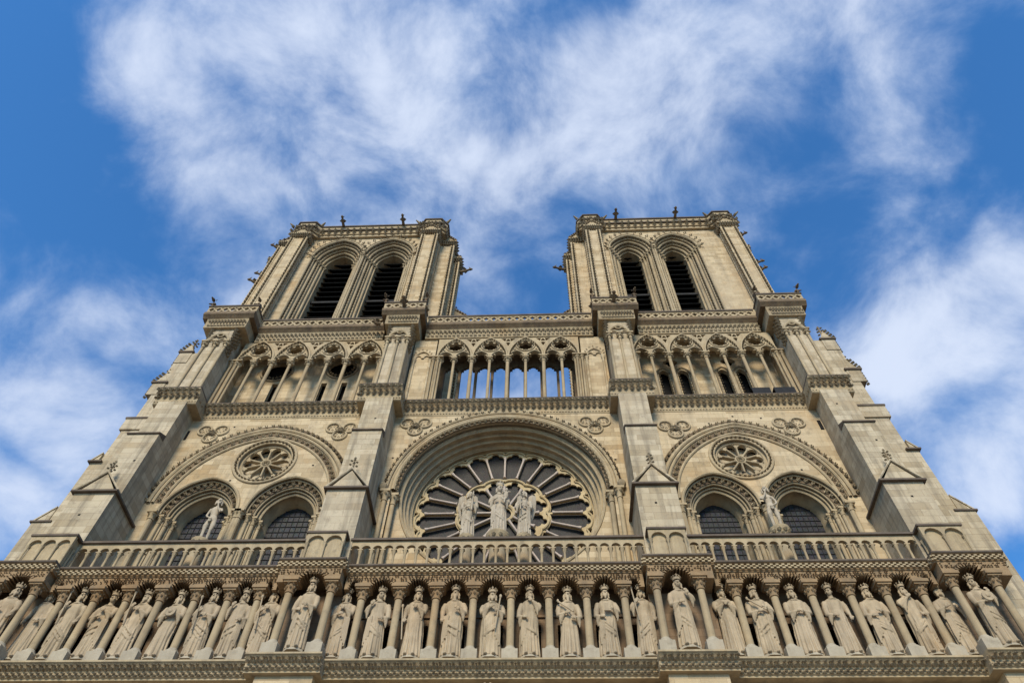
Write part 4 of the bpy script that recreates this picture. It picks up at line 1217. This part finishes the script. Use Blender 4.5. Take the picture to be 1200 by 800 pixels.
def robe(m, seed, H=2.55, wide=1, cloak=True, swag=1, sway=.04):
    rnd = random.Random(seed); p1, p2, p3 = (rnd.uniform(0, 6.28) for _ in range(3)); nf = rnd.choice((11, 13, 15)); tw = rnd.uniform(-.5, .5)
    def fold(t, z):
        k = max(0, min(1, (1.95-z)/.9)); front = max(0, -sin(t))
        f = .075*sin(nf*t+p1+tw*z)+.045*sin((nf*1.6//1)*t+p2-tw*z)+.02*sin(5*t+p3+2*z)
        f = f*k+(1-k)*.022*sin(9*t+p3+6*z*(1 if seed % 2 else -1))
        v = .03*front*sin(16*z+7*abs(cos(t))+p2)*(1 if 1.2 < z < 2.0 else .25)
        cl = .13 if cloak and (sin(t) > -.45) else 0
        return 1+f+v+cl*k*.9
    prof = [(0, .37, .30), (.05, .39, .31), (.3, .37, .29), (.7, .35, .275), (1.1, .345, .265), (1.4, .35, .265), (1.62, .36, .27), (1.8, .34, .255), (1.95, .325, .24), (2.1, .34, .25), (2.25, .37, .255), (2.38, .375, .235), (2.47, .33, .20), (2.53, .22, .16), (2.58, .12, .12), (2.72, .105, .11)]
    rows = []
    for (z0, a0, b0), (z1, a1, b1) in zip(prof[:-1], prof[1:]):
        n = max(1, int((z1-z0)/.06))
        for i in range(n):
            t = i/n; z = z0+(z1-z0)*t; a = a0+(a1-a0)*t; b = b0+(b1-b0)*t
            rows.append(ring(sway*sin(z*1.4+p1)*wide, -.02*sin(z*2), z, a*wide, b, fold if z < 2.45 else None))
    rows.append(ring(0, 0, 2.72, .105, .11))
    m.grid(rows, cv=True, caps=True)
    # feet
    for q in (-1, 1): m.ell((q*.16, -.33, .05), (.085, .17, .07), 8, 5)
    # mantle folds falling diagonally across the body
    if swag:
        s = 1 if seed % 2 else -1
        for k in range(3):
            z0 = 1.72-.16*k; drop = rnd.uniform(.55, .95)-.1*k; pts = []
            for i in range(10):
                t = i/9; a = (t-.5)*2.2
                pts.append((s*.35*sin(a), -.29*cos(a*.95)-.015, z0-drop*t-.10*sin(pi*t)))
            m.tube(pts, [.012, .028, .036, .042, .04, .046, .05, .046, .036, .02], 6)
        for i in range(4): m.tube([(-s*(.17+.06*i), -.28+.03*i, 1.75), (-s*(.2+.055*i), -.30+.03*i, 1.2-.1*i), (-s*(.18+.06*i), -.29+.03*i, .85-.12*i)], [.03, .042, .03], 6)
    # deep straight pleats of the skirt
    for i in range(7):
        a = -pi/2+(i-3)*.42+rnd.uniform(-.08, .08); zt = rnd.uniform(1.0, 1.5)
        m.tube([(.34*cos(a), .265*sin(a), zt), (.365*cos(a), .29*sin(a), zt*.5), (.40*cos(a), .32*sin(a), .03)], [.02, .05, .065], 6)
    # collar and belt
    m.tube([(.2*cos(a), -.02+.16*sin(a)-.05*max(0, -sin(a)), 2.50-.06*max(0, -sin(a))) for a in [2*pi*i/14 for i in range(15)]], .032, 6)
def arm(m, s, tgt, sleeve=True, grip=False):
    sh = Vector((s*.35, 0, 2.36)); T = POSE[tgt]; hd = Vector((s*T[0], T[1], T[2]))
    el = (sh+hd)/2+Vector((s*.20, .02, -.30)) if tgt != 'side' else Vector((s*.46, -.03, 1.98))
    if el.z > hd.z+.1 and tgt in ('low', 'side', 'belly'): el.z = 1.98
    el.x = s*min(.47, abs(el.x))
    wr = hd-(hd-el).normalized()*.10
    m.tube([sh, sh.lerp(el, .5)+Vector((s*.03, 0, 0)), el, el.lerp(wr, .5), wr], [.13, .13, .115, .09, .065], 10)
    if sleeve:
        for k in range(3):
            f = .35+.2*k; q = el.lerp(wr, f); m.tube([q, q+Vector((s*.03, .02, -.22+.05*k)), q+Vector((s*.02, .05, -.40+.1*k))], [.085, .06, .025], 7)
    hand(m, wr, hd-el, 1.25, grip)
    return hd
def crown_mesh(z, turn, kind=0, s=1):
    m = M(); c = Vector((0, -.05, z)); R = Matrix.Rotation(turn, 3, 'Z'); n = 20; rows = []
    for r, zz in ((.175, 0), (.185, .0), (.19, .05), (.195, .10), (.175, .11), (.165, .02)):
        r *= s; rows.append([tuple(c+R @ Vector((r*cos(2*pi*k/n), .02+r*1.08*sin(2*pi*k/n), zz))) for k in range(n)])
    m.grid(rows, cu=False, cv=True)
    for k in range(8):
        a = k*pi/4+pi/8*0-pi/2; q = c+R @ Vector((.19*s*cos(a), .02+.205*s*sin(a), .16)); m.octa(tuple(q), (.045, .045, .10 if k % 2 == 0 else .06))
        if k % 2 == 0 and kind != 1:
            for d in (-1, 1):
                a2 = a+d*.22; q = c+R @ Vector((.195*cos(a2), .02+.21*sin(a2), .155)); m.octa(tuple(q), (.035, .035, .035))
    return m
GROUP = 'crowned kings standing in the row of niches'
def king(x, y, label, R, L, prop, seed, turn=0, beard=True, mat=STAT, z=17.30, s=1.0):
    T = empty('king_statue', (x, y, z)); tag(T, label, 'statue', GROUP)
    rnd = random.Random(seed*7+1)
    m = M(); robe(m, seed, cloak=seed % 3 != 0, swag=0 if seed % 4 == 2 else 1)
    hr = arm(m, -1, R, True, prop in ('staff_l', 'book', 'diag')); hl = arm(m, 1, L, True, prop == 'staff_r')
    head(m, 2.66, turn, beard, rnd.choice((1, 1, 0)) if not beard else 1, .87, -.12)
    if beard and seed % 3 == 0: m.ell((sin(turn)*.12, -.2, 2.56), (.075, .06, .17))
    f = remeshed(m, 'figure', mat, .019, T, (0, 0, .08))
    c = crown_mesh(2.66+.335, turn, seed % 3, .87).obj('crown', mat, T, loc=(0, 0, .08))
    p = M()
    if prop in ('staff_l', 'staff_r'):
        h = hr if prop == 'staff_l' else hl; sg = -1 if prop == 'staff_l' else 1
        b = Vector((h.x-sg*.02, h.y-.03, h.z-.9)); t = Vector((h.x+sg*.16, h.y+.0, h.z+.62))
        p.tube([b, t], .03, 7); p.ell(tuple(t), (.06, .06, .09)); p.obj('sceptre', mat, T, loc=(0, 0, .08))
    elif prop == 'diag':
        p.tube([(-.42, -.28, 2.42), (.20, -.44, 1.82)], .035, 7); p.ell((-.42, -.28, 2.44), (.05, .05, .08)); p.obj('sceptre', mat, T, loc=(0, 0, .08))
    elif prop == 'book':
        p.box(-.13, .13, -.46, -.38, 1.80, 2.12); p.box(-.14, .14, -.475, -.46, 1.79, 2.13); p.obj('book', mat, T, loc=(0, 0, .08))
    elif prop == 'disc':
        p.xz(circ(.05, 1.98, .22, 18), -.47, -.38); p.ell((.05, -.48, 1.98), (.09, .04, .09)); p.obj('round_object', mat, T, loc=(0, 0, .08))
    pl = M(); pl.lathe([(.46, 0), (.44, .10), (.40, .13)], n=8, a0=pi/8, sx=1, sy=.9); pl.obj('plinth', BASE, T)
    k = rnd.uniform(.97, 1.03); T.scale = (s*.93*rnd.uniform(.96, 1.05), s*.95, s*k)
    return T
KY = -2.42; KB = -2.95; KBZ = 17.30
kings = [
 (-19.6, KB, 'weathered crowned king statue on the far left corner pier, cut by the photo edge', 'belly', 'side', None, 1, .5),
 (-18.42, KY, 'crowned bearded king statue beside the left corner pier, plain robe and one hand low', 'side', 'low', None, 2, .5),
 (-17.1, KY, 'crowned king statue second in the left bay, with a staff on his shoulder', 'shoulder', 'side', 'staff_l', 3, .2),
 (-15.72, KY, 'crowned king statue third in the left bay, both hands gathered at the chest', 'belly', 'chest', None, 4, 0),
 (-14.33, KY, 'crowned king statue fourth in the left bay, raised rod and one hand on chest', 'shoulder', 'chest', 'staff_l', 5, -.2),
 (-12.9, KY, 'crowned king statue fifth in the left bay, clasping a round object to his chest', 'belly', 'hold', 'disc', 6, .2),
 (-11.5, KY, 'crowned king statue sixth in the left bay, gripping an upright staff on his right', 'hold', 'belly', 'staff_l', 7, 0),
 (-10.2, KY, 'crowned king statue seventh in the left bay, one hand at shoulder, other low', 'shoulder', 'low', None, 8, .1),
 (-9.0, KY, 'crowned king statue half hidden by the column at the left inner pier, thin rod', 'hold', 'chest', 'staff_l', 9, .1),
 (-7.33, KB, 'tall crowned king statue on the left inner pier under the stepped-out cornice, mantle slung diagonally', 'low', 'belly', None, 11, 0),
 (-5.95, KY, 'bearded crowned king statue just right of the left inner pier, hand pressed to his chest', 'belly', 'chest', None, 12, .3),
 (-4.55, KY, 'crowned king statue second right of the left inner pier, hand raised to the shoulder', 'shoulder', 'low', None, 13, 0),
 (-3.03, KY, 'crowned bearded king statue third right of the left inner pier, staff down his right side', 'side', 'chest', 'staff_l', 14, .1),
 (-1.515, KY, 'crowned king statue under the left angel, hands meeting before his waist', 'side', 'hold', None, 15, 0),
 (.0, KY, 'crowned king statue in the middle of the row below the rose, holding a sceptre', 'chest', 'hold', 'staff_r', 16, 0),
 (1.515, KY, 'long bearded crowned king statue one right of the middle king, hand lifted under the beard', 'low', 'chin', None, 17, .25),
 (3.03, KY, 'crowned king statue two right of the middle king, rod laid diagonally over his shoulder', 'belly', 'low', 'diag', 18, .1),
 (4.55, KY, 'crowned king statue three right of the middle king, cradling a book at his waist', 'low', 'hold', 'book', 19, 0),
 (5.98, KY, 'crowned king statue just left of the right inner pier, short staff at his shoulder', 'shoulder', 'side', 'staff_l', 20, -.4),
 (7.42, KB, 'tall crowned king statue on the right inner pier under stepped cornice, one hand raised', 'belly', 'shoulder', None, 21, 0),
 (9.2, KY, 'crowned king statue just right of the right inner pier, wrapped in a long smooth cloak', 'chest', 'chest', None, 22, .3),
 (10.5, KY, 'crowned king statue second right of the right inner pier, sceptre crossing his chest', 'belly', 'hold', 'diag', 24, .3),
 (11.98, KY, 'crowned king statue third right of the right inner pier, both hands clasped at the waist', 'belly', 'belly', None, 26, -.1),
 (13.48, KY, 'crowned king statue fourth right of the right inner pier, wide smooth robe, low hand', 'low', 'side', None, 30, -.3),
 (14.95, KY, 'crowned king statue fifth right of the right inner pier, cord knotted at the belt', 'low', 'belly', None, 23, 0),
 (16.4, KY, 'crowned king statue sixth right of the right inner pier, hand brought up to his chin', 'chin', 'low', None, 28, -.2),
 (17.78, KY, 'crowned king statue tucked against the right corner pier, arm bent across his front', 'hold', 'hold', None, 25, .5),
 (18.92, KB, 'crowned king statue on the right corner pier, holding a round object by his shoulder', 'belly', 'shoulder', 'disc', 27, -.3),
]
for i, (x, y, lab, R, L, pr, sd, tn) in enumerate(kings):
    king(x, y, lab, R, L, pr, sd, tn, beard=(i % 4 != 3) or i == 15)

# pedestals + Virgin, angels, Adam, Eve
def pedestal(T, h, r=.36, round_=True, mat=CARV):
    p = M(); p.lathe([(r*1.1, -h), (r*1.1, -h+.2), (r, -h+.3), (r, -.55), (r*1.15, -.5), (r*1.02, -.45), (r*1.1, -.3), (r*1.5, -.08), (r*1.5, 0)], n=14)
    for k in range(10):
        a = k*.628; p.octa((r*1.3*cos(a), r*1.3*sin(a), -.2), (.12, .12, .13))
        p.octa((r*1.15*cos(a+.3), r*1.15*sin(a+.3), -.38), (.08, .08, .1))
    return p.obj('pedestal', mat, T)
def virgin():
    T = empty('madonna_statue', (0, -1.0, 24.5)); tag(T, 'crowned stone woman carrying a child, between two winged angels before the rose window', 'statue')
    m = M(); robe(m, 31, wide=.95, cloak=True); arm(m, -1, 'hold', True); arm(m, 1, 'hold', True)
    head(m, 2.68, .15, False, 1, 1.0, -.1)
    # child on her left arm
    m.ell((.36, -.32, 2.22), (.14, .13, .26)); m.ell((.38, -.34, 2.56), (.10, .10, .12)); m.tube([(.30, -.4, 2.35), (.16, -.46, 2.42)], [.05, .03], 6)
    m.tube([(.34, -.38, 2.0), (.3, -.5, 1.8), (.3, -.5, 1.62)], [.07, .06, .04], 7)
    m.tube([(.46, -.38, 2.4), (.62, -.48, 2.3)], [.05, .03], 6)
    remeshed(m, 'figure', STATP, .0235, T, (0, 0, 0)); crown_mesh(3.07, .15).obj('crown', STATP, T); pedestal(T, 3.05, .42)
    T.scale = (.93, 1, 1.05)
virgin()
def angel(x, s, lab):
    T = empty('angel_statue', (x, -1.0, 24.4)); tag(T, lab, 'statue', 'winged angels beside the madonna')
    m = M(); robe(m, 33 if s < 0 else 36, wide=.74, cloak=False, swag=1); arm(m, s, 'belly'); arm(m, -s, 'hold', True, True)
    head(m, 2.68, -s*.5, False, 1, .95)
    remeshed(m, 'figure', STATP, .0235, T, (0, 0, 0))
    for q in (-1, 1):
        w = M(); rows = []
        cx = q*.30 if q == s else q*.22
        for i in range(12):
            t = i/11; z = 2.95-1.75*t; wd = (.24 if q == s else .16)*sin(pi*min(1, .22+t*.78))**.6+.03
            cc = cx+q*(.20*(1-t)**.5 if q == s else .06)
            rows.append([(cc-wd, .18+.06*t, z), (cc, .05, z), (cc+wd, .16+.08*t, z), (cc, .26, z)])
        w.grid(rows, cv=True, caps=True)
        for k in range(5): w.tube([(cx+q*.12+(k-2)*.08, .06, 2.3-.05*k), (cx+q*.04+(k-2)*.05, .08, 1.3+.05*abs(k-2))], [.035, .02], 5)
        w.obj('wing', STATP, T)
    p = M(); p.tube([(-s*.2, -.48, 1.5), (-s*.24, -.46, 2.5)], [.045, .035], 8); p.lathe([(.02, 2.44), (.09, 2.5), (.1, 2.54), (.04, 2.56), (.035, 2.8)], (-s*.24, -.46, 0), 10); p.obj('candlestick', STATP, T)
    pedestal(T, 2.95, .34)
    T.scale = (.80, .9, .95)
angel(-1.46, -1, 'winged stone angel with a candlestick, standing left of the crowned woman and child')
angel(1.22, 1, 'winged stone angel with a candlestick, standing right of the crowned woman and child')
def nude(x, y, z, s, lab, name, female):
    T = empty(name, (x, y, z)); tag(T, lab, 'statue')
    m = M(); w = .92 if female else 1
    rows = []
    for zz, a, b, cx, cy in ((1.22, .19, .14, .03, 0), (1.32, .23, .16, .03, 0), (1.45, .215, .15, .02, 0), (1.62, .165, .12, 0, 0), (1.8, .20, .14, -.01, -.01), (1.95, .235, .15, -.02, -.01), (2.08, .25, .13, -.02, 0), (2.16, .18, .10, -.02, 0), (2.22, .07, .07, -.02, 0), (2.36, .06, .065, -.02, -.02)):
        rows.append(ring(cx, cy, zz, a*w, b, None, 18))
    m.grid(rows, cv=True, caps=True)
    for q, kx in ((-1, -.03), (1, .06)):
        m.tube([(q*.11+.02, 0, 1.3), (q*.125+kx, -.02, .98), (q*.11+kx*1.2, -.05 if q > 0 else -.01, .66), (q*.11+kx, 0, .40), (q*.10+kx, .03, .10)], [.135, .12, .078, .082, .045], 10)
        m.ell((q*.11+kx, -.06, .06), (.055, .14, .05))
    sh = .25*w
    # arm bent to the face, other across the hips
    m.tube([(-sh*s-.02, 0, 2.08), (-.36*s, -.12, 1.85), (-.33*s, -.22, 1.72), (-.15*s, -.24, 2.0), (-.08*s, -.22, 2.22)], [.07, .06, .052, .045, .035], 8)
    hand(m, (-.08*s, -.22, 2.22), (.02*s, .02, .3), .8)
    m.tube([(sh*s-.02, 0, 2.08), (.33*s, .0, 1.8), (.32*s, -.06, 1.62), (.18*s, -.2, 1.42), (.06*s, -.25, 1.34)], [.07, .06, .052, .045, .035], 8)
    hand(m, (.06*s, -.25, 1.34), (-.3*s, -.02, -.1), .8)
    if female:
        for q in (-1, 1): m.ell((q*.09-.01, -.13, 1.92), (.075, .07, .07))
    m.ell((0, -.2, 1.24), (.10, .05, .13))          # leaf spray
    mm = M(); head(mm, 2.33, -.3*s, not female, 1, .82)
    m.grid([[v for v in mm.v]]) if False else None
    n0 = len(m.v); m.v += mm.v; m.f += [tuple(n0+k for k in f) for f in mm.f]
    remeshed(m, 'figure', STATP, .019, T, (0, 0, 0))
    pedestal(T, z-21.43, .32); T.scale = (1.02, 1.02, 1.02)
    for ch in T.children:
        if ch.name.startswith('pedestal'): ch.scale = (1, 1, 1/1.02)
nude(-14.1, -.95, 24.4, -1, 'pale nude stone man on a capital before the leftmost pointed window', 'nude_man_statue', False)
nude(13.1, -.95, 24.75, 1, 'pale nude stone woman on a capital between the two pointed windows at right', 'nude_woman_statue', True)

# ------------------------------------------------------------------ sky and sun
W = bpy.data.worlds.new("World"); S.world = W; W.use_nodes = True; nt = W.node_tree; nt.nodes.clear(); L = nt.links
SUN_EL, SUN_AZ = 34, 188          # azimuth measured so that 180 = straight in front of the facade (-Y)
sky = nt.nodes.new('ShaderNodeTexSky'); sky.sky_type = 'NISHITA'; sky.sun_disc = False
sky.sun_elevation = radians(SUN_EL); sky.sun_rotation = radians(SUN_AZ); sky.air_density = 1.1; sky.dust_density = .3; sky.ozone_density = 3.0
tc = nt.nodes.new('ShaderNodeTexCoord'); D_ = tc.outputs['Generated']
sp = nt.nodes.new('ShaderNodeSeparateXYZ'); L.new(D_, sp.inputs[0])
zc = math_(nt, 'MAXIMUM', sp.outputs[2], .06)
cb = nt.nodes.new('ShaderNodeCombineXYZ'); L.new(math_(nt, 'DIVIDE', sp.outputs[0], zc), cb.inputs[0]); L.new(math_(nt, 'DIVIDE', sp.outputs[1], zc), cb.inputs[1])
PP = cb.outputs[0]
def blob(c, amp, inner=.25):
    n = nt.nodes.new('ShaderNodeVectorMath'); n.operation = 'DISTANCE'; L.new(PPw, n.inputs[0]); n.inputs[1].default_value = (c[0], c[1], 0)
    return mapr(nt, n.outputs['Value'], c[2]*inner, c[2]*1.35, amp, 0, True)
wn = nt.nodes.new('ShaderNodeTexNoise'); wn.inputs['Scale'].default_value = 3.2; wn.inputs['Detail'].default_value = 2; L.new(D_, wn.inputs['Vector']); wn.inputs['Scale'].default_value = 3.5
vm = nt.nodes.new('ShaderNodeVectorMath'); vm.operation = 'MULTIPLY_ADD'; L.new(wn.outputs['Color'], vm.inputs[0]); vm.inputs[1].default_value = (.16, .16, 0); L.new(PP, vm.inputs[2])
vs = nt.nodes.new('ShaderNodeVectorMath'); vs.operation = 'SUBTRACT'; L.new(vm.outputs[0], vs.inputs[0]); vs.inputs[1].default_value = (.08, .08, 0); PPw = vs.outputs[0]
POS = [(-.03,.24,.50,.30),(-.421,.195,.201,.38),(-.328,.300,.219,.34),(-.175,.329,.194,.34),(-.032,.390,.146,.42),(.113,.290,.184,.42),(.236,.249,.177,.34),(.416,.201,.123,.26),(-.565,.245,.073,.15),
 (-.850,.836,.199,.62),(-.691,.651,.101,.36),(-1.04,1.057,.185,.55),(.720,.600,.150,.55),(.645,.719,.170,.62),(.865,.956,.267,.62),(-.158,.182,.158,.26),(-.073,.250,.118,.20),(-.010,.539,.10,.3),(.95,.62,.2,.4),(.03,.25,.16,.3),(.52,.30,.16,.2),(-.30,.18,.16,.3),(.33,.16,.16,.28),(.02,.50,.13,.25),(.55,.50,.12,.22),(-.50,.10,.12,.2),(.18,.12,.16,.3),(-.1,.10,.16,.25)]
NEG = [(-.74,.300,.165,.30),(-.665,.43,.15,.25),(-.512,.480,.117,.12),(-.90,.66,.09,.2),(.035,.160,.060,.22),(.431,.492,.128,.30),(.62,.365,.142,.20),(.609,.197,.089,.15),(-.70,.124,.136,.25),(-.244,.384,.079,.1)]
acc = None
for x, y, r, a in POS:
    v = blob((x, y, r), a); acc = v if acc is None else math_(nt, 'MAXIMUM', acc, v)
for x, y, r, a in NEG: acc = math_(nt, 'SUBTRACT', acc, blob((x, y, r), a))
n1 = noise(nt, scaled(nt, D_, 1, 1, 1, (2.3, 1.1, .4)), 6.5, 10, .60, .25); n2 = noise(nt, scaled(nt, PP, 1.0, 1.6, 1, (3, 1, 0)), 1.3, 4, .5)
dens = math_(nt, 'ADD', math_(nt, 'ADD', acc, math_(nt, 'MULTIPLY', n1, 2.3)), math_(nt, 'MULTIPLY', n2, .35))
cover = mapr(nt, dens, 1.02, 2.25, 0, .90, True)
n3 = noise(nt, scaled(nt, D_, 1, 1, 1, (5, 2, 0)), 5.0, 8, .55)
thick = mapr(nt, math_(nt, 'ADD', math_(nt, 'MULTIPLY', dens, .5), math_(nt, 'MULTIPLY', n3, .6)), .75, 1.3, 0, 1, True)
cc = mixc(nt, thick, (2.2, 3.15, 4.9), (4.4, 4.9, 5.9))
skyc = mixc(nt, 1.0, sky.outputs[0], (.42, .92, 1.30), 'MULTIPLY')
full = mixc(nt, cover, skyc, cc)
bg = nt.nodes.new('ShaderNodeBackground'); bg.inputs['Strength'].default_value = .1; L.new(full, bg.inputs['Color'])
ow = nt.nodes.new('ShaderNodeOutputWorld'); L.new(bg.outputs[0], ow.inputs['Surface'])
sl = bpy.data.lights.new('sun', 'SUN'); sl.energy = 2.65; sl.angle = radians(18); sl.color = (1, .90, .72)
so = bpy.data.objects.new('sun', sl); C.objects.link(so)
az = radians(SUN_AZ); dv = Vector((sin(az)*cos(radians(SUN_EL)), cos(az)*cos(radians(SUN_EL)), sin(radians(SUN_EL))))
so.rotation_euler = dv.to_track_quat('Z', 'Y').to_euler(); so.location = (0, -60, 80)
vs_ = S.view_settings; vs_.view_transform = 'Standard'; vs_.look = 'None'; vs_.exposure = .8; vs_.gamma = 1; vs_.use_curve_mapping = False
S.cycles.max_bounces = 6; S.cycles.diffuse_bounces = 3
